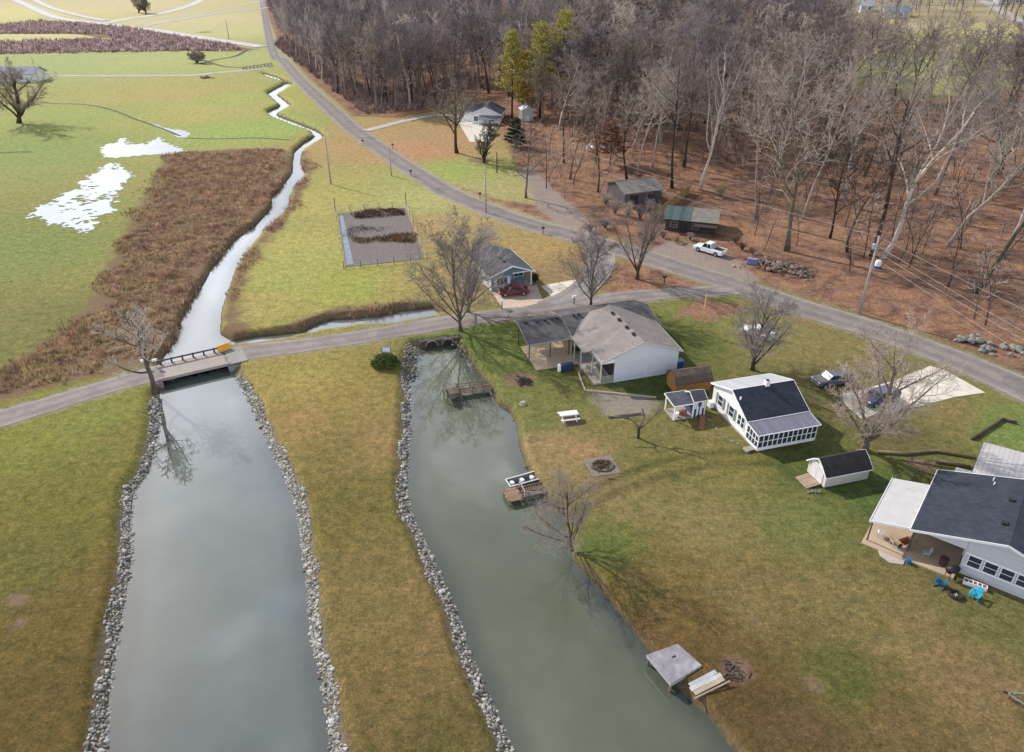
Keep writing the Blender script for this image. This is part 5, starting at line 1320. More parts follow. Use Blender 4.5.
# ------------------------------------------------------------------ vehicles
def paint(name, c, rough=.25): 
    n = NT(name); a = n.noise(n.co('Object'), 2.0, 4)
    col = n.ramp(a, [(.3, tuple(x * .88 for x in c)), (.7, tuple(min(1, x * 1.08) for x in c))])
    n.b.inputs['Coat Weight'].default_value = .5
    return n.fin(col, rough, .5)
M_TYRE = plain('tyre_rubber', (.02, .02, .02), .9, .2, 4, .1); M_LAMP = plain('clear_lamp', (.7, .7, .7), .2, .1, 2, 0, .5); M_TAIL = plain('red_lamp', (.35, .01, .01), .3, .1, 2, 0)
def car(name, label, cat, loc, rz, m, L=4.6, Wd=1.82, Ht=1.45, kind='sedan'):
    c = root(name, label, cat, loc, rz)
    zb = .28
    side = {'sedan': [(0, .42), (.02, .66), (.10, .74), (.30, .82), (.42, .86), (.72, .90), (.86, .93), (.98, .88), (1.0, .66), (1.0, .42), (.9, .28), (.1, .28)],
            'suv': [(0, .45), (.01, .78), (.06, .92), (.24, .98), (.30, 1.02), (.95, 1.05), (.99, .98), (1, .6), (.99, .36), (.9, .3), (.1, .3)],
            'pickup': [(0, .5), (.01, .86), (.05, .98), (.25, 1.04), (.30, 1.08), (.64, 1.08), (.64, 1.05), (1.0, 1.05), (1, .6), (.99, .42), (.9, .36), (.1, .36)]}[kind]
    body = MB(); n = len(side); secs = []
    for yy, kx, kz in ((-1, .985, .0), (-.94, 1, .0), (.94, 1, 0), (1, .985, 0)):
        secs.append([((x - .5) * L * kx, yy * Wd / 2 * (1 if abs(yy) < 1 else 1), z if abs(yy) < 1 else (z - .06 if z > .6 else z + .02)) for x, z in side])
    vs = [p for s_ in secs for p in s_]
    fs = [tuple(range(n)), tuple(range(4 * n - 1, 3 * n - 1, -1))]
    for k in range(3):
        for i in range(n): fs.append((k * n + i, k * n + (i + 1) % n, (k + 1) * n + (i + 1) % n, (k + 1) * n + i))
    body.add(vs, fs)
    cab = {'sedan': (.27, .38, .70, .86, .88), 'suv': (.26, .36, .93, .97, 1.02), 'pickup': (.29, .38, .58, .64, 1.06)}[kind]
    xa, xb, xc, xd, zl = cab; zl -= .02; tw = Wd * .40; bw = Wd * .47
    def cabin(x0, x1, x2, x3, z0, z1, b, t):
        q = MB(); X = lambda x: (x - .5) * L
        q.add([(X(x0), -b, z0), (X(x3), -b, z0), (X(x3), b, z0), (X(x0), b, z0), (X(x1), -t, z1), (X(x2), -t, z1), (X(x2), t, z1), (X(x1), t, z1)], [(3, 2, 1, 0), (4, 5, 6, 7), (0, 1, 5, 4), (1, 2, 6, 5), (2, 3, 7, 6), (3, 0, 4, 7)]); return q
    if kind == 'pickup':
        X0, X1 = (.66 - .5) * L, (.985 - .5) * L
        bd = body.build('body', m, c, bevel=.03)
        q = MB(); q.box((X0 + X1) / 2, 0, 1.057, X1 - X0, Wd * .82, .012); q.build('bed_floor', plain('dark_bed_liner', (.03, .03, .035), .8, .3, 3, .2), bd)
        q = MB()
        for s_ in (-1, 1): q.box((X0 + X1) / 2, s_ * Wd * .45, 1.11, X1 - X0 + .1, .09, .12)
        q.box(X1 + .02, 0, 1.11, .08, Wd * .93, .12); q.build('bed_rail', m, bd)
    else: body.build('body', m, c, bevel=.04)
    gl = cabin(xa, xb, xc, xd, zl, Ht - .05, bw, tw); g_ = gl.build('window', M_GLASS, c, bevel=.02)
    rf = cabin(xb - .005, xb + .01, xc - .01, xc + .005, Ht - .07, Ht, tw + .02, tw - .04); rf.build('roof', m, c, bevel=.015)
    pl = MB(); X = lambda x: (x - .5) * L
    for s_ in (-1, 1):
        for (x0, x1) in ((xa, xb), (xd, xc), ((xa + xd) / 2 + .02, (xb + xc) / 2)): pl.bar((X(x0), s_ * (bw + .006), zl), (X(x1), s_ * (tw + .012), Ht - .05), .07, .06)
    pl.build('pillar', m, c)
    wr = .33 if kind != 'pickup' else .38
    for fx in (.19, .80):
        for s_ in (-1, 1):
            x = X(fx); y = s_ * (Wd / 2 - .09)
            q = MB(); q.tube([(x, y - .12, wr), (x, y - .1, wr), (x, y + .1, wr), (x, y + .12, wr)], [wr * .9, wr, wr, wr * .9], 18); wl = q.build('wheel', M_TYRE, c)
            q = MB(); q.tube([(x, y + s_ * .10, wr), (x, y + s_ * .135, wr)], wr * .58, 12); q.build('rim', M_STEEL, wl)
            q = MB(); q.tube([(x, y - .02 + s_ * .02, wr + .02), (x, y + s_ * .105, wr + .02)], wr * 1.14, 18); q.build('wheel_arch', M_BLK, wl)
    for s_ in (-1, 1):
        zz = .68 if kind == 'sedan' else .82
        q = MB(); q.box(X(.008), s_ * Wd * .36, zz, .08, .36, .15); q.build('headlight', M_LAMP, c)
        q = MB(); q.box(X(.995), s_ * Wd * .40, zz + .05, .06, .22, .2); q.build('tail_light', M_TAIL, c)
        q = MB(); q.box(X(xa + .03), s_ * (Wd / 2 + .1), zl + .06, .12, .2, .14); q.build('mirror', m, c, bevel=.02)
    q = MB(); q.box(X(.0), 0, .45, .1, Wd * .86, .18); q.box(X(1.0), 0, .45, .1, Wd * .86, .18); q.build('bumper', m if kind != 'pickup' else M_STEEL, c, bevel=.03)
    return c
def ang2(pa, pb):
    a, b = P(*pa), P(*pb); return math.atan2(b[1] - a[1], b[0] - a[0]), ((a[0] + b[0]) / 2, (a[1] + b[1]) / 2, (a[2] + b[2]) / 2)
a_, q = ang2((698, 250), (722, 257)); car('pickup_truck', 'white pickup truck parked on the gravel below the dark cabin', 'truck', (q[0], q[1] + .3, q[2]), a_, paint('white_car_paint', (.8, .81, .83)), 5.6, 1.95, 1.85, 'pickup')
a_, q = ang2((500, 296.5), (527, 294.5)); car('car', 'dark red car parked across the front of the blue-grey cottage', 'car', (q[0], q[1] + .4, .05), a_, paint('dark_red_paint', (.17, .006, .018)), 4.6, 1.8, 1.42, 'sedan')
a_, q = ang2((866, 407), (892, 399)); car('car', 'dark blue car on the pale concrete drive behind the broad bare tree', 'car', (q[0], q[1] + .3, .06), a_, paint('indigo_paint', (.035, .04, .09)), 4.8, 1.85, 1.5, 'suv')
a_, q = ang2((822, 384), (840, 383)); car('car', 'dark grey car parked on the grass behind the white bungalow', 'car', q, a_ + .15, paint('dark_grey_paint', (.12, .12, .13)), 4.6, 1.8, 1.5, 'suv')
a_, q = ang2((748, 333), (766, 339)); car('car', 'white car parked behind the bushy grey tree near the road', 'car', q, a_, paint('off_white_paint', (.68, .69, .70)), 4.4, 1.8, 1.4, 'sedan')
a_, q = ang2((484, 136), (497, 133)); car('car', 'white car in front of the far grey-roofed house', 'car', (q[0], q[1], q[2] + .1), a_ + .7, paint('clean_white_paint', (.78, .78, .78)), 4.8, 1.9, 1.7, 'suv')

# ------------------------------------------------------------------ bridge
A = G(160, 380, 0); B = G(229, 364, 0); rz = math.atan2(B[1] - A[1], B[0] - A[0]); Lb = math.dist(A, B)
b = root('bridge', 'low concrete slab bridge carrying the lane over the creek', 'bridge', (A[0], A[1], 0), rz)
M_DECK = conc('pinkish_deck_concrete', (.33, .29, .265))
mb = MB(); mb.box(Lb / 2, 2.0, -.1, Lb + 1.6, 4.1, .24); mb.build('deck', M_DECK, b)
mb = MB(); mb.box(Lb / 2, .0, .0, Lb + .6, .14, .3); mb.build('curb', M_DECK, b)
mb = MB(); mb.box(Lb / 2, .75, -.38, Lb, .35, .3); mb.box(Lb / 2, 3.2, -.38, Lb, .35, .3); mb.build('girder', plain('dark_girder', (.06, .05, .05), .9, .3, 1, .1), b)
mb = MB(); mb.box(-.5, 1.9, -.8, 1.5, 4.6, 1.3); mb.build('abutment', conc('pink_stone', (.30, .22, .2)), b)
mb = MB(); mb.box(Lb + .6, 1.9, -.8, 1.5, 4.6, 1.3); mb.build('abutment', conc('grey_stone', (.25, .24, .22)), b)
mb = MB(); mb.box(Lb + 1.2, 1.9, .05, 2.2, 4.4, .12); mb.build('approach_slab', conc('grey_slab', (.27, .26, .25)), b)
gr = root('guardrail', 'dark steel guardrail along the far side of the bridge', 'guardrail', (A[0], A[1], 0), rz)
for i in range(6): mb = MB(); mb.box(.6 + i * 1.15 * Lb / 7.2, 3.95, .32, .2, .25, .7); mb.build('post', M_GREYW if False else plain('dark_post', (.05, .05, .06), .8, .2, 2, 0), gr)
mb = MB(); mb.bar((-.2, 3.83, .62), (Lb - .4, 3.83, .62), .07, .2); mb.build('rail', plain('dark_rail', (.06, .06, .075), .5, .3, 2, 0, .4, .5), gr)
q = at_local(b, Lb + .2, 4.0, 0)
t_ = root('road_barrier', 'orange-yellow plastic barrier at the right end of the bridge rail', 'barrier', q, rz + .25)
mb = MB(); mb.prism([(-.3, .05), (.3, .05), (.22, .5), (.12, .95), (-.12, .95), (-.22, .5)], -.8, .8); mb.build('body', plain('orange_yellow_plastic', (.72, .36, .05), .5, .15, 2, 0), t_, bevel=.05)
mb = MB(); mb.bar((1.05, .1, 0), (1.05, .1, 1.3), .06); mb.build('marker_post', M_STEEL, t_)
for x_, y_, lab in ((145, 365.5, 'left'), (156.5, 365, 'right')):
    p = G(x_, y_ + 3, 0); t_ = root('mailbox', 'white mailbox at the left end of the bridge, the %s one' % lab, 'mailbox', (p[0], p[1], 0), rz)
    mb = MB(); mb.box(0, 0, .5, .09, .09, 1.0); mb.build('post', M_GREYW, t_)
    mb = MB(); mb.prism([(-.13, 1.0), (.13, 1.0), (.13, 1.18), (.08, 1.27), (-.08, 1.27), (-.13, 1.18)], -.28, .28); mb.build('box', M_TRIM, t_)
# culvert at the head of the right pond
A = G(424, 345, -.3); B = G(455, 341, -.3); rz = math.atan2(B[1] - A[1], B[0] - A[0])
c = root('culvert', 'stone-faced culvert with two dark pipe mouths under the lane', 'culvert', (A[0], A[1], 0), rz)
Lc = math.dist(A, B)
mb = MB(); mb.box(Lc / 2, .65, -.5, Lc + 1.2, .7, 1.15)
rc = random.Random(3)
for _ in range(120): mb.rock(rc.uniform(-1.2, Lc + 1), rc.uniform(-.1, 1.2), rc.uniform(-.15, .1), rc.uniform(.08, .22), rc)
mb.build('headwall', plain('dark_headwall_stone', (.09, .08, .065), .95, .45, 2, .3), c)
for xx in (Lc * .25, Lc * .78):
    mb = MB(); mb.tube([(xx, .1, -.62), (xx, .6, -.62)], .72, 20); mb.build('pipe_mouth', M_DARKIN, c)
    mb = MB()
    for k in range(13):
        a0 = PI * k / 13; a1 = PI * (k + 1) / 13
        mb.bar((xx + .78 * math.cos(a0), .08, -.62 + .78 * math.sin(a0)), (xx + .78 * math.cos(a1), .08, -.62 + .78 * math.sin(a1)), .08, .10)
    mb.build('pipe_rim', M_GREYW, c)

# ------------------------------------------------------------------ docks, platform, boat
A = G(459, 393, -.3); B = G(491, 388, -.3); rz = math.atan2(B[1] - A[1], B[0] - A[0]); L = math.dist(A, B)
d = root('dock', 'old brown timber dock with a boxed end in the right pond', 'dock', (A[0], A[1], 0), rz)
M_OLD = lined('old_brown_planks', (.15, .115, .09), 'X', .16, .6, .95, .35); M_OLDB = plain('old_timber', (.17, .12, .09), .95, .35, 2, .3)
mb = MB(); mb.box(L / 2, .4, -.3, L, 1.1, .08); mb.build('deck', M_OLD, d)
mb = MB(); mb.box(-.75, .1, -.15, 1.7, 2.1, .08); mb.build('platform', M_OLD, d)
mb = MB()
for yy in (-.1, .95): mb.bar((-.1, yy, .35), (L, yy, .2), .09); mb.bar((-.1, yy, .0), (L, yy, -.1), .07)
mb.build('railing', M_OLDB, d)
for xx, yy in ((0, -.1), (0, .95), (1.6, -.1), (1.6, .95), (3.0, -.1), (3.0, .95), (-1.6, -.95), (-1.6, 1.15), (.1, -.95)):
    mb = MB(); mb.box(xx, yy, -.4, .13, .13, 1.7); mb.build('post', M_OLDB, d)
mb = MB(); mb.box(-1.62, .1, .12, .07, 2.1, .5); mb.box(-.75, -.97, .12, 1.7, .07, .5); mb.build('side_board', M_OLD, d)
A = G(508, 497, -.4); B = G(545, 489, -.4); rz = math.atan2(B[1] - A[1], B[0] - A[0]); L = math.dist(A, B)
d = root('dock', 'low fishing dock with tan end deck and open framed boards', 'dock', (A[0], A[1], 0), rz)
mb = MB(); mb.box(.55, .15, -.35, 1.5, 1.9, .09); mb.build('end_deck', lined('tan_planks', (.25, .165, .11), 'Y', .16, .5, .9, .25), d)
mb = MB()
for i in range(11): mb.box(1.6 + i * .24, .15, -.36, .13, 1.5, .06)
for yy in (-.6, .15, .9): mb.box(2.6, yy, -.28, 3.0, .09, .1)
mb.build('deck', M_OLDB, d)
mb = MB(); mb.bar((1.5, -.6, .35), (1.5, .95, .35), .09); mb.bar((1.5, -.6, -.4), (1.5, -.6, .38), .1); mb.bar((1.5, .95, -.4), (1.5, .95, .38), .1); mb.bar((1.5, -.6, .35), (3.2, -.7, -.2), .07); mb.build('railing', M_GREYW, d)
for xx, yy in ((-.1, -.7), (-.1, 1), (1.6, -.7), (3.6, -.7), (3.6, .9)): mb = MB(); mb.box(xx, yy, -.7, .13, .13, .9); mb.build('post', M_OLDB, d)
# jon boat moored beside
A = G(508, 485, -.6); B = G(544, 475, -.6); rz = math.atan2(B[1] - A[1], B[0] - A[0]); L = math.dist(A, B) + .2
b = root('jon_boat', 'narrow grey flat-bottomed boat with white rim and white seats by the dock', 'boat', (A[0], A[1], WL), rz)
hl = MB(); hw = .62
hl.add([(0, -hw * .8, 0), (L - .5, -hw, 0), (L, -hw * .6, .25), (L, hw * .6, .25), (L - .5, hw, 0), (0, hw * .8, 0), (0, -hw, .5), (L - .3, -hw * 1.05, .52), (L + .05, -hw * .7, .58), (L + .05, hw * .7, .58), (L - .3, hw * 1.05, .52), (0, hw, .5),
        (.1, -hw * .85, .45), (L - .35, -hw * .9, .47), (L - .08, -hw * .6, .5), (L - .08, hw * .6, .5), (L - .35, hw * .9, .47), (.1, hw * .85, .45), (.15, -hw * .7, .08), (L - .5, -hw * .8, .08), (L - .3, -hw * .5, .2), (L - .3, hw * .5, .2), (L - .5, hw * .8, .08), (.15, hw * .7, .08)],
       [(5, 4, 3, 2, 1, 0)] + [(i, (i + 1) % 6, (i + 1) % 6 + 6, i + 6) for i in range(6)] + [(6 + i, (i + 1) % 6 + 6, (i + 1) % 6 + 12, i + 12) for i in range(6)] + [(12 + i, (i + 1) % 6 + 12, (i + 1) % 6 + 18, i + 18) for i in range(6)] + [(18, 19, 20, 21, 22, 23)])
hl.build('hull', plain('dull_grey_hull', (.16, .17, .17), .6, .25, 2, .1), b)
mb = MB()
pts = [(0, -hw, .55), (L - .3, -hw * 1.05, .56), (L + .05, -hw * .7, .62), (L + .05, hw * .7, .62), (L - .3, hw * 1.05, .56), (0, hw, .55), (0, -hw, .55)]
for p0, p1 in zip(pts, pts[1:]): mb.bar(p0, p1, .09, .06)
mb.build('rim', plain('white_gunwale', (.7, .71, .7), .5, .1, 3, 0), b)
for i in range(4): mb = MB(); mb.box(.45 + i * (L - .9) / 3, .02, .38, .36, .42, .32, .2); mb.build('seat', M_TRIM, b, bevel=.04)
# concrete-grey platform
Cn = [G(646.8, 655, .1), G(671, 684, .1), G(701.7, 665.5, .1), G(677.5, 644, .1)]
cx_ = sum(p[0] for p in Cn) / 4; cy_ = sum(p[1] for p in Cn) / 4
d = root('platform', 'square grey weathered plywood platform over the pond edge', 'dock', (cx_, cy_, 0))
mb = MB(); mb.slab([(p[0] - cx_, p[1] - cy_, .13) for p in Cn], .07); mb.build('deck', plain('grey_violet_plywood', (.25, .235, .255), .8, .3, 1.6, .2, .2, 0, (.46, .45, .47)), d)
mb = MB(); 
for i in range(4):
    p0, p1 = Cn[i], Cn[(i + 1) % 4]; mb.bar((p0[0] - cx_, p0[1] - cy_, -.03), (p1[0] - cx_, p1[1] - cy_, -.03), .08, .2)
mb.build('rim_joist', plain('pale_edge_board', (.36, .35, .34), .8, .2, 2, .1), d)
for p in Cn: mb = MB(); mb.box((p[0] - cx_) * .92, (p[1] - cy_) * .92, -.75, .14, .14, 1.35); mb.build('post', M_OLDB, d)
mb = MB(); mb.box(.1, .45, .145, .22, .09, .035, .5); mb.box(-.05, .38, .145, .12, .09, .035, .5); mb.build('cleat', M_BLK, d)
# loose boards and driftwood beside it
Pb = [G(687, 685), G(697, 697), G(726, 682), G(716, 672)]
q = (sum(p[0] for p in Pb) / 4, sum(p[1] for p in Pb) / 4); rzb = math.atan2(Pb[3][1] - Pb[0][1], Pb[3][0] - Pb[0][0])
for i, (off, cc, lab, ln) in enumerate(((.42, (.34, .35, .38), 'pale blue-grey board lying on the bank, nearest the platform', 2.3), (.08, (.42, .40, .38), 'whitish bleached board in the middle of three on the bank', 2.6), (-.28, (.34, .28, .21), 'tan bleached board lowest of three on the bank', 2.5), (-.62, (.27, .21, .17), 'brown edge plank below the bleached boards on the bank', 3.0))):
    t_ = root('loose_board', lab, 'board', (q[0] - math.sin(rzb) * off, q[1] + math.cos(rzb) * off, .02), rzb + rc.uniform(-.06, .06), rot=None)
    t_.rotation_euler = (0, R(-6), t_.rotation_euler[2])
    mb = MB(); mb.box(0, 0, .08 + .012 * i, ln, .33 if i < 3 else .12, .06); mb.build('board', plain('bleached_board_%s' % 'abcd'[i], cc, .85, .25, 2.2, .2), t_)
    mb = MB()
    for xx in (-ln * .4, ln * .4): mb.box(xx, 0, .03, .1, .3, .07)
    mb.build('batten', M_OLDB, t_)
q = P(731, 671); t_ = root('driftwood_heap', 'heap of dark sticks and logs at the end of the bleached boards', 'wood pile', q)
mb = MB()
for _ in range(46):
    x, y = rc.gauss(0, .38), rc.gauss(0, .45); a = rc.uniform(0, 6.3); l = rc.uniform(.2, .7); mb.tube([(x, y, .05 + rc.random() * .15), (x + math.cos(a) * l, y + math.sin(a) * l, .05 + rc.random() * .35)], rc.uniform(.02, .05), 6)
mb.build('sticks', plain('dark_driftwood', (.13, .09, .075), .95, .45, 3, .3), t_)

# ------------------------------------------------------------------ yard things
A, B = G(559, 421), G(578, 420); rz = math.atan2(B[1] - A[1], B[0] - A[0]) + .12
t_ = root('picnic_table', 'white picnic table standing on a worn ring in the lawn', 'table', ((A[0] + B[0]) / 2, (A[1] + B[1]) / 2 + .3, 0), rz)
M_PT = lined('white_planks', (.72, .70, .68), 'Y', .2, .5, .7, .06)
mb = MB(); mb.box(0, 0, .76, 2.1, .85, .06); mb.build('tabletop', M_PT, t_)
for s_ in (-1, 1):
    mb = MB(); mb.box(0, s_ * .78, .45, 2.1, .3, .05); mb.build('bench', M_PT, t_)
    mb = MB(); mb.bar((s_ * .75, -.75, 0), (s_ * .75, -.2, .74), .09); mb.build('leg', M_TRIM, t_)
    mb = MB(); mb.bar((s_ * .75, .75, 0), (s_ * .75, .2, .74), .09); mb.build('leg', M_TRIM, t_)
    mb = MB(); mb.bar((s_ * .75, -.9, .4), (s_ * .75, .9, .4), .08); mb.build('brace', M_TRIM, t_)
Cq = [G(583, 460.5), G(610.5, 455), G(620.5, 473), G(593, 477)]
cx_ = sum(p[0] for p in Cq) / 4; cy_ = sum(p[1] for p in Cq) / 4
t_ = root('fire_pit', 'fire pit of piled stones and ash on a square gravel mat', 'fire pit', (cx_, cy_, 0))
mb = MB(); mb.slab([(p[0] - cx_, p[1] - cy_, .05) for p in Cq], .1); mb.build('gravel_mat', plain('grey_pea_gravel', (.20, .17, .15), .95, .35, 5, .5), t_)
mb = MB()
for k in range(26): a = 2 * PI * k / 26; mb.rock(1.05 * math.cos(a) + .05, .85 * math.sin(a), .15, rc.uniform(.12, .22), rc)
mb.build('stone_ring', plain('brown_fire_stones', (.16, .12, .09), .95, .45, 4, .3), t_)
mb = MB()
for _ in range(30): mb.tube([(rc.gauss(0, .35), rc.gauss(0, .3), .1), (rc.gauss(0, .5), rc.gauss(0, .4), rc.uniform(.15, .5))], rc.uniform(.03, .07), 5)
mb.build('firewood', plain('charred_wood', (.10, .065, .05), .95, .5, 3, .3), t_)
q = G(522, 382); t_ = root('burn_pile', 'dark round burn pile on a bare orange-brown patch', 'burn pile', (q[0] + .3, q[1], 0))
mb = MB()
for _ in range(90):
    a = rc.uniform(0, 6.3); r_ = abs(rc.gauss(0, .5)); x, y = r_ * math.cos(a) * 1.2, r_ * math.sin(a); b_ = rc.uniform(0, 6.3); l = rc.uniform(.2, .7)
    mb.tube([(x, y, .05), (x + l * math.cos(b_), y + l * math.sin(b_), .08 + .35 * max(0, 1 - r_))], rc.uniform(.03, .07), 5)
for _ in range(40): mb.rock(rc.gauss(0, .55), rc.gauss(0, .5), .08, rc.uniform(.06, .16), rc)
mb.build('ash_and_sticks', plain('charcoal_ash', (.075, .06, .06), .95, .6, 4, .4), t_)
q = G(523, 404); t_ = root('tree_stump', 'small grey stump in the lawn above the fishing dock', 'stump', (q[0], q[1], 0))
mb = MB(); mb.lathe([(.42, 0), (.34, .08), (.3, .28), (.28, .3)], 0, 0, 12); mb.build('stump', M_GREYW, t_)
# timber edging of the pebble bed
for a, b_, lab in (((585, 391), (656, 398), 'long pale landscape timber along the top of the pebble bed'), ((608, 418), (641, 414), 'dark landscape timber along the foot of the pebble bed'), ((578, 372), (585, 391), 'short pale timber beside the tan wing porch')):
    A, B = G(*a), G(*b_); t_ = root('landscape_timber', lab, 'timber', ((A[0] + B[0]) / 2, (A[1] + B[1]) / 2, 0), math.atan2(B[1] - A[1], B[0] - A[0]))
    L = math.dist(A, B); mb = MB(); mb.box(0, 0, .1, L, .16, .2); mb.build('beam', plain('pale_timber' if 'pale' in lab else 'dark_timber', (.42, .35, .27) if 'pale' in lab else (.15, .11, .09), .9, .3, 2, .2), t_, bevel=.02)
    mb = MB(); mb.box(-L * .4, .12, .12, .05, .08, .3); mb.box(L * .4, .12, .12, .05, .08, .3); mb.build('stake', M_GREYW, t_)
for pts, lab, cc in ((((878, 453), (905, 455), (935, 452), (975, 459)), 'mossy fallen log lying across the lawn behind the metal barn', (.19, .15, .10)), (((972, 440), (1003, 420)), 'dark log edging at the upper end of the bright lawn strip', (.08, .06, .05)), (((1003, 420), (1016, 424)), 'short dark log end near the right edge', (.08, .06, .05)), (((935, 462), (970, 468)), 'thin log half sunk in grass by the gravel patch', (.16, .12, .09))):
    q0 = G(*pts[0]); t_ = root('log', lab, 'log', (q0[0], q0[1], 0)); mb = MB(); mb.tube([(G(*p)[0] - q0[0], G(*p)[1] - q0[1], .16) for p in pts], [.2, .17, .16, .13][:len(pts)], 8); mb.build('trunk', plain('log_bark', cc, .95, .4, 1.5, .4), t_, True)
    mb = MB(); p = G(*pts[-1]); mb.tube([(p[0] - q0[0], p[1] - q0[1], .15), (p[0] - q0[0] + .1, p[1] - q0[1] - .5, .5)], [.07, .03], 5); mb.build('branch', plain('log_branch', cc, .95, .4, 1.5, .4), t_, True)

# adirondack chairs
def chair(px, py, rz, lab, c):
    q = G(px, py); t_ = root('garden_chair', lab, 'chair', (q[0], q[1], 0), rz, 'blue slatted chairs by the fire ring')
    m = plain('chair_' + ('deep' if c[0] < .03 else 'bright') + '_blue', c, .5, .15, 3, 0)
    mb = MB()
    for i in range(5): mb.slab([(-.27 + i * .11, -.28, .36), (-.18 + i * .11, -.28, .36), (-.18 + i * .11, .25, .26), (-.27 + i * .11, .25, .26)], .03)
    mb.build('seat', m, t_)
    mb = MB()
    for i in range(5):
        x = -.26 + i * .115; hh = .98 - .05 * abs(i - 2) ** 1.4; mb.slab([(x, .22, .28), (x + .1, .22, .28), (x + .105, .52, hh), (x - .005, .52, hh)], .035)
    mb.bar((-.3, .36, .6), (.3, .36, .6), .06); mb.build('backrest', m, t_)
    for s_ in (-1, 1):
        mb = MB(); mb.box(s_ * .36, -.02, .56, .13, .72, .035); mb.build('armrest', m, t_)
        mb = MB(); mb.box(s_ * .33, -.28, .27, .05, .1, .54); mb.build('leg', m, t_)
        mb = MB(); mb.bar((s_ * .31, -.25, .33), (s_ * .31, .55, .04), .04, .12); mb.build('leg', m, t_)
    t_.scale = (.98, .98, .98)
chair(940, 585, 2.3, 'deep blue slatted garden chair left of the fire ring', (.015, .13, .30))
chair(974, 598, -.9, 'bright turquoise slatted garden chair right of the fire ring', (.03, .38, .55))
q = G(955, 596); t_ = root('fire_ring', 'dark metal fire ring with ash between the two blue chairs', 'fire ring', (q[0], q[1], 0))
mb = MB(); mb.lathe([(.5, 0), (.52, .25), (.46, .26), (.44, .06)], 0, 0, 20); mb.build('ring', plain('rusty_black_steel', (.05, .04, .04), .8, .5, 4, .2, .3, .3), t_)
mb = MB()
for _ in range(14): mb.rock(rc.gauss(0, .17), rc.gauss(0, .17), .12, rc.uniform(.05, .12), rc)
mb.build('ash', plain('pale_ash', (.30, .27, .26), .95, .5, 4, .2), t_)
A, B = G(963, 582), G(986, 590); rz = math.atan2(B[1] - A[1], B[0] - A[0])
t_ = root('brick_rack', 'low white rack holding brick-red blocks under the window band', 'rack', (A[0], A[1], 0), rz); L = math.dist(A, B)
mb = MB(); mb.box(L / 2, -.22, .17, L, .05, .34); mb.box(L / 2, .22, .17, L, .05, .34)
for i in range(6): mb.box(L * i / 5, 0, .17, .06, .4, .34)
mb.build('frame', M_TRIM, t_)
for i in range(5): mb = MB(); mb.box(L * (i + .5) / 5, 0, .14, L / 5 - .14, .36, .26); mb.build('block', plain('brick_red', (.30, .07, .05), .9, .3, 5, .1), t_)
# things under the carport
def at_px(px, py, z=0): p = G(px, py, z); return (p[0], p[1], z)
t_ = root('grill', 'black barrel grill at the corner of the grey wall', 'grill', at_px(950, 577), .3)
mb = MB(); mb.tube([(-.45, 0, .85), (.45, 0, .85)], .3, 14); mb.build('barrel', M_BLK, t_, True)
for sx in (-1, 1):
    for sy in (-1, 1): mb = MB(); mb.bar((sx * .35, sy * .25, 0), (sx * .35, sy * .2, .7), .04); mb.build('leg', M_BLK, t_)
mb = MB(); mb.box(.62, 0, .85, .3, .4, .03); mb.build('side_shelf', M_GREYW, t_)
t_ = root('trash_can', 'dark round bin standing beside the barrel grill', 'bin', at_px(942, 566))
mb = MB(); mb.lathe([(.28, 0), (.33, .8), (.35, .82), (.36, .88), (.1, .98)], 0, 0, 16); mb.build('body', plain('maroon_plastic', (.08, .03, .035), .6, .3, 3, 0), t_); mb = MB(); mb.tube([(-.1, 0, 1.0), (.1, 0, 1.0)], .03, 6); mb.build('handle', M_BLK, t_)
t_ = root('bucket', 'small blue bucket at the foot of the dark porch post', 'bucket', at_px(908, 563))
mb = MB(); mb.lathe([(.16, 0), (.21, .38), (.22, .4)], 0, 0, 14); mb.build('body', plain('bucket_blue', (.02, .12, .35), .5, .15, 3, 0), t_); mb = MB(); mb.tube([(.21, 0, .38), (.15, 0, .55), (-.15, 0, .55), (-.21, 0, .38)], .012, 5); mb.build('handle', M_STEEL, t_)
t_ = root('wheelbarrow', 'orange wheelbarrow parked under the white carport roof', 'wheelbarrow', at_px(906, 545, .1), .4)
mb = MB(); mb.add([(-.5, -.22, .3), (.3, -.22, .3), (.3, .22, .3), (-.5, .22, .3), (-.75, -.35, .62), (.45, -.35, .58), (.45, .35, .58), (-.75, .35, .62)], [(3, 2, 1, 0), (0, 1, 5, 4), (1, 2, 6, 5), (2, 3, 7, 6), (3, 0, 4, 7)]); mb.build('tray', plain('orange_paint', (.55, .16, .05), .5, .2, 3, 0), t_)
mb = MB(); mb.tube([(-.75, -.04, .2), (-.75, .04, .2)], .2, 14); mb.build('wheel', M_TYRE, t_)
for s_ in (-1, 1): mb = MB(); mb.bar((-.75, s_ * .06, .2), (.95, s_ * .3, .55), .04); mb.bar((.25, s_ * .2, .35), (.3, s_ * .22, 0), .04); mb.build('handle', M_OLDB, t_)
for px, py, lab, cc in ((880, 536, 'white lawn chair under the left end of the carport', (.75, .74, .72)), (893, 545, 'tan cushioned chair in the middle of the carport', (.42, .32, .22)), (925, 556, 'grey folding chair just inside the dark porch post', (.38, .38, .40))):
    t_ = root('patio_chair', lab, 'chair', at_px(px, py, .12), rc.uniform(0, 6)); m = plain('patio_chair_finish', cc, .7, .2, 3, 0)
    mb = MB(); mb.box(0, 0, .43, .5, .5, .06); mb.build('seat', m, t_, bevel=.015); mb = MB(); mb.slab([(-.25, .22, .45), (.25, .22, .45), (.25, .36, .95), (-.25, .36, .95)], .05); mb.build('backrest', m, t_)
    for sx in (-1, 1):
        for sy in (-1, 1): mb = MB(); mb.box(sx * .22, sy * .22, .2, .04, .04, .4); mb.build('leg', M_STEEL, t_)
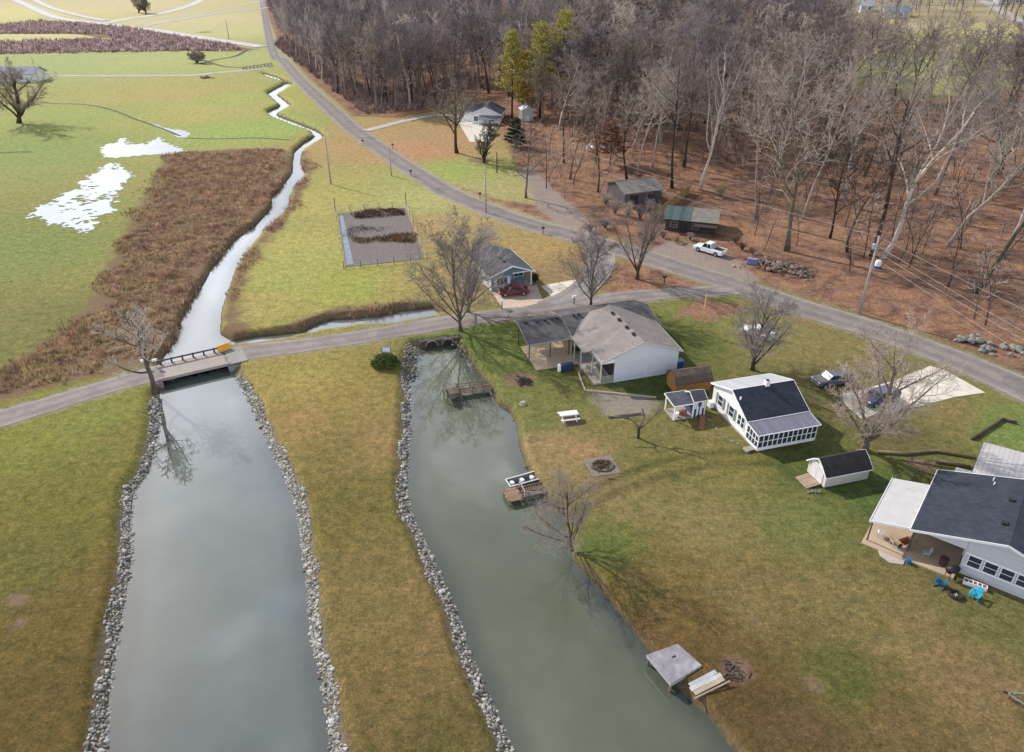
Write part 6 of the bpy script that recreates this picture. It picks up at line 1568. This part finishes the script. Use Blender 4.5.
# flat stone slab beside carport
t_ = sheet('patio_pad', [(877, 548), (880, 556), (890, 563), (903, 565), (905, 560), (893, 552)], conc('pinkish_broken_concrete', (.46, .40, .35)), .06)
# utility trailer at the lower right edge
A = G(1005, 697); t_ = root('utility_trailer', 'grey steel utility trailer with pointed tongue at the lower right edge', 'trailer', (A[0], A[1], 0), R(-28))
mb = MB(); mb.bar((0, 0, .42), (1.3, .62, .45), .07); mb.bar((0, 0, .42), (1.3, -.62, .45), .07)
for s_ in (-1, 1): mb.bar((1.3, s_ * .65, .45), (3.8, s_ * .65, .45), .08); mb.bar((1.3, s_ * .65, .85), (3.8, s_ * .65, .85), .05)
for xx in (1.3, 2.5, 3.8):
    mb.bar((xx, -.65, .45), (xx, .65, .45), .07)
    for s_ in (-1, 1): mb.bar((xx, s_ * .65, .45), (xx, s_ * .65, .86), .05)
mb.bar((1.3, -.65, .85), (1.3, .65, .85), .05); mb.build('frame', M_STEEL, t_)
mb = MB(); mb.box(2.55, 0, .47, 2.4, 1.2, .04); mb.build('bed', M_OLD, t_)
mb = MB(); mb.box(-.1, 0, .45, .25, .12, .1); mb.tube([(.25, 0, 0), (.25, 0, .6)], .035, 8); mb.build('hitch', M_BLK, t_)
for s_ in (-1, 1):
    mb = MB(); mb.tube([(2.6, s_ * .76, .32), (2.6, s_ * .92, .32)], .32, 18); w1_ = mb.build('wheel', M_TYRE, t_); mb = MB(); mb.tube([(2.6, s_ * .9, .32), (2.6, s_ * .94, .32)], .17, 12); mb.build('rim', M_STEEL, w1_)
    mb = MB(); mb.box(2.6, s_ * .84, .72, .9, .24, .04); mb.build('fender', M_STEEL, t_)
# bush with a small sign
q = P(386, 366); t_ = root('shrub', 'round clipped evergreen shrub beside the lane', 'shrub', q)
pts = []
for _ in range(150):
    a = rc.uniform(0, 6.3); e = rc.uniform(0, 1.5); rr2 = rc.uniform(.8, 1.0); pts.append((1.75 * rr2 * math.cos(a) * math.cos(e), 1.15 * rr2 * math.sin(a) * math.cos(e), .15 + 1.35 * rr2 * math.sin(e)))
clump_faces(rc, pts, .16, .12, 46).build('crown', foliage('box_green', (.035, .06, .015), (.15, .19, .05)), t_, False, False)
mb = MB()
for _ in range(6): a = rc.uniform(0, 6.3); mb.tube([(0, 0, -.1), (.7 * math.cos(a), .5 * math.sin(a), .9)], [.06, .02], 5)
mb.build('stem', M_BARK, t_, True, False)
q = P(387.5, 362); t_ = root('sign', 'small white rectangular sign on two posts rising out of the clipped shrub', 'sign', (q[0], q[1], 0), -.1)
mb = MB(); mb.box(0, 0, 1.75, 1.0, .05, .72); mb.build('board', plain('white_sign_panel', (.70, .74, .82), .6, .12, 1.5, 0), t_)
mb = MB()
for zz in (1.39, 2.11): mb.box(0, -.0, zz, 1.08, .07, .05)
for s_ in (-1, 1): mb.box(s_ * .52, 0, 1.75, .05, .07, .72)
mb.build('frame', plain('grey_sign_frame', (.16, .16, .17), .7, .2, 2, 0), t_)
for s_ in (-1, 1): mb = MB(); mb.box(s_ * .56, .02, 1.05, .07, .07, 2.1); mb.build('post', plain('grey_sign_post', (.16, .16, .17), .7, .2, 2, 0), t_)

# bare shrubs
def bare_shrub(px, py, hgt, lab, n_=40, m=None, w=1.0, group=None):
    q = P(px, py); t_ = root('bare_shrub', lab, 'shrub', q, rc.uniform(0, 6), group); mb, st = MB(), MB()
    for _ in range(n_):
        a = rc.uniform(0, 6.3); l = hgt * rc.uniform(.6, 1.1); r_ = rc.uniform(.1, .9) * w; e = Vector((math.cos(a) * r_ * hgt * .6, math.sin(a) * r_ * hgt * .6, l)); st.tube([(0, 0, -.1), e * .5 + Vector((0, 0, .1)), e], [.03, .022, .012], 3, False)
        for k in range(7):
            f = rc.uniform(.4, 1); b_ = e * f; d = Vector((rc.gauss(0, 1), rc.gauss(0, 1), rc.uniform(0, 1.3))).normalized() * hgt * .28; mb.tube([b_, b_ + d], [.012, .008], 3, False)
    st.build('stem', M_BARK, t_, False, False); mb.build('twigs', m or M_TWIG, t_, False, False); return t_
bare_shrub(605, 228, 1.9, 'grey bare shrub mass at the road edge by the gravel turnout', 90, M_VTWIG, 1.5)
bare_shrub(590, 232, 1.5, 'smaller bare shrub left of the grey shrub mass', 50, M_VTWIG, 1.3)
bare_shrub(535, 283, 1.5, 'dark clipped hedge ball at the right corner of the blue-grey cottage', 120, M_DBARK, .8)
bare_shrub(720, 197, 2.6, 'yellowish shrub on the leaf slope above the cabins', 60, foliage('olive_twigs', (.2, .17, .06), (.36, .33, .13)), 1.2)
for i, (px, py) in enumerate(((640, 238), (652, 242), (663, 238), (676, 243), (690, 240))): bare_shrub(px, py, 1.3, 'brown tangle of bare shrub along the front of the dark cabin', 40, M_RTWIG if i % 2 else M_TWIG, 1.3, 'tangled shrubs in front of the dark cabin')
for i, (px, py) in enumerate(((742, 250), (752, 254), (735, 243))): bare_shrub(px, py, 1.2, 'low rusty bramble right of the parked pickup', 40, M_RTWIG, 1.6, 'brambles right of the pickup')
for i, (px, py) in enumerate(((615, 214), (628, 217), (640, 219), (606, 205), (650, 214))): bare_shrub(px, py, 2.6, 'grey leafless thicket hiding the front of the mossy outbuilding', 46, M_PTWIG if i % 2 else M_VTWIG, 1.1, 'thickets by the mossy outbuilding')
bare_shrub(655, 205, 2.2, 'violet-grey thicket against the mossy cabin', 90, M_VTWIG, 1.5)

# ------------------------------------------------------------------ stone and debris heaps
def heap(px, py, r_, n_, lab, m, name='rock_pile', cat='rocks', flat=.6, smin=.15, smax=.5, sticks=0):
    q = P(px, py); t_ = root(name, lab, cat, q); mb = MB()
    for _ in range(n_): a = rc.uniform(0, 6.3); d = abs(rc.gauss(0, .5)) * r_; mb.rock(d * math.cos(a) * 1.4, d * math.sin(a), max(0, .5 - d / r_ * .4) * r_ * flat * .6, rc.uniform(smin, smax), rc); (mb.build('rock', m, t_, False, False) if n_ < 27 else None); mb = MB() if n_ < 27 else mb
    if n_ >= 27: mb.build('rocks', m, t_, False, False)
    if sticks:
        mb = MB()
        for _ in range(sticks): a = rc.uniform(0, 6.3); x, y = rc.gauss(0, r_ * .6), rc.gauss(0, r_ * .5); l = rc.uniform(.5, 2.2); mb.tube([(x, y, .15), (x + l * math.cos(a), y + l * math.sin(a), rc.uniform(.2, 1.0))], rc.uniform(.03, .09), 5)
        mb.build('sticks', M_BARK, t_, False, False)
M_GST = plain('grey_lichen_stone', (.21, .20, .18), .95, .4, 2.5, .3); M_BST = plain('brown_field_stone', (.20, .15, .12), .95, .45, 2.5, .3)
heap(975, 343, 2.2, 18, 'pale grey boulders by the road at the right, left cluster', M_GST, smin=.3, smax=.75)
heap(984, 349, 1.6, 8, 'pale grey boulders by the road at the right, lower middle cluster', M_GST, smin=.3, smax=.7)
heap(1015, 351, 2.0, 12, 'pale grey boulders by the road at the very right edge', M_GST, smin=.3, smax=.8)
heap(780, 268, 3.0, 70, 'brown heap of rocks and brush right of the white pickup', M_BST, 'debris_pile', 'debris', .8, .2, .6, 60)
heap(765, 262, 1.8, 30, 'smaller heap of brush and rock behind the blue tarp', M_BST, 'debris_pile', 'debris', .7, .15, .45, 40)
heap(800, 275, 1.8, 26, 'heap of brown rocks below the tall straight trunk', M_BST, 'debris_pile', 'debris', .7, .2, .5, 26)
heap(737, 267, .8, 7, 'tan stones at the roadside below the pickup', plain('tan_stone', (.42, .30, .20), .95, .3, 2.5, .2), smin=.15, smax=.4)
heap(682, 243, 1.1, 14, 'tan boulders in front of the dark cabin', plain('tan_mossy_stone', (.30, .24, .15), .95, .4, 2.5, .2), smin=.25, smax=.5)
heap(612, 478, .6, 5, 'single stone at the corner of the fire pit mat', M_GST, smin=.08, smax=.12)
heap(816, 492, .9, 14, 'scatter of small stones below the cream shed ramp', M_GST, smin=.06, smax=.16)
q = P(597, 150); t_ = root('white_tarp', 'white tarpaulin bundle lying at the edge of the dense wood', 'tarp', q); mb = MB()
for _ in range(7): mb.rock(rc.gauss(0, 1.6), rc.gauss(0, .8), .7, rc.uniform(.5, 1.0), rc, .9)
mb.build('cloth', plain('white_tarp_cloth', (.72, .70, .68), .7, .1, 2, .2), t_)
q = P(752, 264); t_ = root('tarp_bundle', 'blue and violet tarp-covered bundle beside the brown rock heap', 'tarp', q, -.4)
mb = MB(); mb.box(0, 0, .5, 1.9, 1.1, .9, 0, .75); mb.build('cover', plain('violet_blue_tarp', (.16, .16, .32), .6, .35, 3, .5), t_, bevel=.12); mb = MB(); mb.bar((-.9, 0, .98), (.9, .1, .98), .06); mb.build('strap', M_TRIM, t_)
q = P(877, 268); t_ = root('blue_drum', 'white and blue drum standing behind the utility pole', 'drum', q)
mb = MB(); mb.lathe([(.5, 0), (.52, .4), (.5, .42)], 0, 0, 16); mb.build('base', plain('drum_blue', (.05, .09, .22), .5, .2, 3, 0), t_); mb = MB(); mb.lathe([(.45, .42), (.47, 1.1), (.3, 1.35)], 0, 0, 16); mb.build('top', M_TRIM, t_)

# ------------------------------------------------------------------ garden plot
Gp = [G(338, 214), G(346, 267), G(424, 259), G(405, 208)]
M_SOIL = plain('grey_violet_garden_soil', (.155, .13, .125), .95, .45, 2.2, .5)
def gmap(u, v):
    a = [Gp[0][k] + (Gp[3][k] - Gp[0][k]) * u for k in (0, 1)]; b = [Gp[1][k] + (Gp[2][k] - Gp[1][k]) * u for k in (0, 1)]
    return (a[0] + (b[0] - a[0]) * v, a[1] + (b[1] - a[1]) * v)
mb = MB(); mb.slab([(*gmap(u, v), .06) for u, v in ((0, 0), (0, 1), (1, 1), (1, 0))], .1); tag(mb.build('garden_soil', M_SOIL), kind='structure')
mb = MB(); mb.slab([(*gmap(u, v), .10) for u, v in ((.015, .05), (.01, .98), (.10, .97), (.07, .05))], .03); tag(mb.build('plastic_mulch_strip', plain('pale_blue_plastic', (.20, .225, .28), .5, .3, .8, .1)), 'pale blue-grey plastic sheet along the left side of the garden plot', 'ground sheet')
def row(v0, v1, stops, seed, hm, lab, dens=16, u0=.12, u1=.97):
    poly = [gmap(u0, v0), gmap(u0, v1), gmap(u1, v1), gmap(u1, v0)]
    o = tufts('garden_row', [poly], dens, hm * .5, hm, .05, stops, seed, 5); o['label'] = lab; o['category'] = 'plants'
row(.02, .16, [(.3, (.09, .055, .05)), (.7, (.2, .12, .10))], 21, .9, 'dark dead plant row along the top of the garden plot')
row(.28, .5, [(.3, (.05, .045, .05)), (.7, (.17, .15, .13))], 22, .6, 'dark patchy plant row in the middle of the garden plot', 9)
row(.53, .68, [(.3, (.08, .07, .03)), (.5, (.2, .16, .07)), (.7, (.26, .13, .09))], 23, .9, 'olive and rust coloured plant row of the garden plot')
fz = root('wire_fence', 'thin wire fence with dark posts round the garden plot', 'fence', (*gmap(0, 0), 0))
o0 = gmap(0, 0); cs_ = [(-.03, -.04), (-.03, 1.03), (1.03, 1.03), (1.03, -.04)]; mb = MB()
for (ua, va), (ub, vb) in zip(cs_, cs_[1:] + cs_[:1]):
    A, B = gmap(ua, va), gmap(ub, vb)
    for zz in (.25, .6, .95): mb.bar((A[0] - o0[0], A[1] - o0[1], zz), (B[0] - o0[0], B[1] - o0[1], zz), .022)
    for k in range(5):
        t = k / 5; q2 = MB(); hh = 1.2 if k else (3.0 if vb != 1.03 or ua > 0 else 1.4)
        hh = 2.8 if (k == 0 and va < 0) else (1.2 if k else 1.4)
        q2.box(A[0] + (B[0] - A[0]) * t - o0[0], A[1] + (B[1] - A[1]) * t - o0[1], hh / 2, .12 if hh > 2 else .07, .12 if hh > 2 else .07, hh); q2.build('post', M_DKW, fz)
mb.build('wire', M_STEEL, fz)

# ------------------------------------------------------------------ poles, wires, small roadside things
M_POLE = plain('grey_pole_wood', (.34, .30, .27), .9, .25, 1.2, .2)
def pole(px, py, top, lab, r=.13, arm=True, m=None, hmax=14):
    x, y, z = P(px, py); h_ = min(zat(x, y, top) - z, hmax)
    t_ = root('utility_pole', lab, 'pole', (x, y, z), 0); mb = MB(); mb.tube([(0, 0, -.3), (0, 0, h_)], [r * 1.2, r * .75], 9); mb.build('pole', m or M_POLE, t_, True)
    if arm:
        mb = MB(); mb.box(0, .1, h_ - .5, 1.9, .1, .12); mb.build('crossarm', M_POLE, t_)
        for s_ in (-.8, 0, .8): mb = MB(); mb.lathe([(.05, h_ - .44), (.08, h_ - .34), (.04, h_ - .25)], s_, .1, 8); mb.build('insulator', M_STEEL, t_)
    return (x, y, z + h_)
pA = pole(859, 314, 236, 'tall pale utility pole beside the road at the right', .17, False)
q = MB()
pB = pole(331, 184, 134, 'utility pole standing in the middle pasture beside the creek bend', .14, False)
pC = pole(391.5, 176, 146, 'utility pole at the near edge of the road below the far house', .12, False)
pD = pole(486, 213, 168, 'utility pole where the road meets the gravel turnout', .14, False)
pE = pole(42, 92, 57, 'thin leaning pole in the far left pasture', .14, False)
pF = pole(229, 39, 20, 'thin pole in the pale far field', .2, False)
pG = pole(701, 333, 293, 'short yellow-tan pole on the lawn behind the tan wing', .09, False, plain('yellow_pine_pole', (.52, .36, .14), .8, .2, 2, .1))
pH = pole(497, 173, 152, 'short dark post by the small tree near the far house', .12, False, M_DBARK)
t_ = root('transformer', 'grey transformer can bolted near the top of the tall road pole', 'transformer', (pA[0] - .35, pA[1], pA[2] - 1.9)); mb = MB(); mb.lathe([(.2, 0), (.24, .1), (.24, .75), (.12, .85)], 0, 0, 12); mb.build('can', M_STEEL, t_); mb = MB(); mb.lathe([(.04, .85), (.06, 1.0)], 0, 0, 8); mb.build('bushing', M_BLK, t_)
M_WIRE = plain('pale_wire', (.36, .33, .30), .5, .1, 1, 0); M_WIRED = plain('dark_wire', (.10, .10, .10), .5, .1, 1, 0)
def wire(a, b, sag, lab, r=.028, m=None):
    t_ = root('power_line', lab, 'wire', (a[0], a[1], 0)); pts = []
    for i in range(25):
        t = i / 24; pts.append((a[0] + (b[0] - a[0]) * t - a[0], a[1] + (b[1] - a[1]) * t - a[1], a[2] + (b[2] - a[2]) * t - sag * 4 * t * (1 - t)))
    mb = MB(); mb.tube(pts, r, 4, False); mb.build('cable', m or M_WIRE, t_, False, False)
    mb = MB(); mb.box(0, 0, a[2], .08, .08, .14); mb.build('clamp', M_STEEL, t_)
def unproj(px, py, d):
    X = (px - 512) / F * d; u = (376 - py) / F * d
    return (X, d * CP + u * SP, H - d * SP + u * CP)
for i, (dz, end) in enumerate(((0, (1100, 345)), (1.2, (1100, 374)), (2.0, (1100, 383)), (2.9, (1100, 400)))):
    dd_ = proj(pA[0], pA[1], pA[2])[2] * .8
    wire((pA[0], pA[1], pA[2] - dz - .1), unproj(end[0], end[1], dd_), .25, ['topmost', 'second', 'third', 'lowest'][i] + ' of the four pale cables running right from the tall road pole', .024)
pX = (P(735, 205)[0], P(735, 205)[1], T(*P(735, 205)[:2]) + 9)
for i, dz in enumerate((.1, 2.6)):
    wire((pA[0], pA[1], pA[2] - dz), (pX[0] - 60, pX[1] + 42, pX[2] - dz + 3), 1.2, ['upper', 'lower'][i] + ' thin cable running left from the tall road pole over the cabins', .018)
wire((pB[0], pB[1], pB[2] - .1), (pC[0], pC[1], pC[2] - .1), .8, 'thin cable from the pasture pole to the roadside pole', .02)
wire((pC[0], pC[1], pC[2] - .2), (pD[0], pD[1], pD[2] - .1), .8, 'thin cable between the two poles along the road', .02)
def mailbox(px, py, lab, m=None):
    q = P(px, py); t_ = root('mailbox', lab, 'mailbox', q, .4); mb = MB(); mb.box(0, 0, .55, .11, .11, 1.1); mb.build('post', M_DBARK, t_)
    mb = MB(); mb.prism([(-.14, 1.05), (.14, 1.05), (.14, 1.25), (.09, 1.34), (-.09, 1.34), (-.14, 1.25)], -.3, .3); mb.build('box', m or M_BLK, t_)
mailbox(363, 145, 'dark mailbox on the left verge of the main road'); mailbox(393, 149, 'dark mailbox on the right verge below the far house path')
mailbox(411, 176, 'small dark mailbox on the left verge near the roadside pole'); mailbox(480, 199, 'dark mailbox on the right verge by the gravel turnout')
mailbox(543, 234, 'dark mailbox post on the left verge above the blue-grey cottage'); mailbox(664, 284, 'short dark post on the leafy island'); mailbox(502, 309, 'white-topped mailbox at the corner of the cottage drive', M_TRIM)
mailbox(574, 304, 'white-topped mailbox beside the lane above the patio roof', M_TRIM)
# rail fence by the far creek bridge
A, B = P(243, 70), P(272, 66)
t_ = root('rail_fence', 'weathered rail fence on the little creek crossing far up the valley', 'fence', A, math.atan2(B[1] - A[1], B[0] - A[0])); L = math.dist(A[:2], B[:2])
mb = MB(); mb.bar((0, 0, 1.1), (L, 0, 1.1), .25); mb.bar((0, 0, .5), (L, 0, .5), .22); mb.build('rail', M_GREYW, t_)
for i in range(9): mb = MB(); mb.box(L * i / 8, 0, .6, .3, .3, 1.5); mb.build('post', M_GREYW, t_)
heap(206, 78, 2.0, 24, 'dark stones where the farm lane crosses the ditch', M_BST, smin=.4, smax=.9)
# stepping stones from the little shed to the porch steps
for i, (px, py) in enumerate(((709, 420), (713, 425), (717, 429), (721, 434), (727, 437), (732, 441), (738, 444), (744, 448))):
    q = G(px, py); mb = MB(); mb.rock(0, 0, .03, .22, rc, .25); t_ = mb.build('stepping_stone', M_GST, None, loc=(q[0], q[1], 0)); tag(t_, 'flat stepping stone in the curved line from the little shed to the white bungalow', 'stone', 'stepping stones to the porch')
# three ducks' worth of specks on the creek are left as floating leaves clusters
for nm in list(bpy.data.objects):
    if nm.type == 'EMPTY' and nm.name.startswith('wood_tree') and nm.location.z < -50: bpy.data.objects.remove(nm)
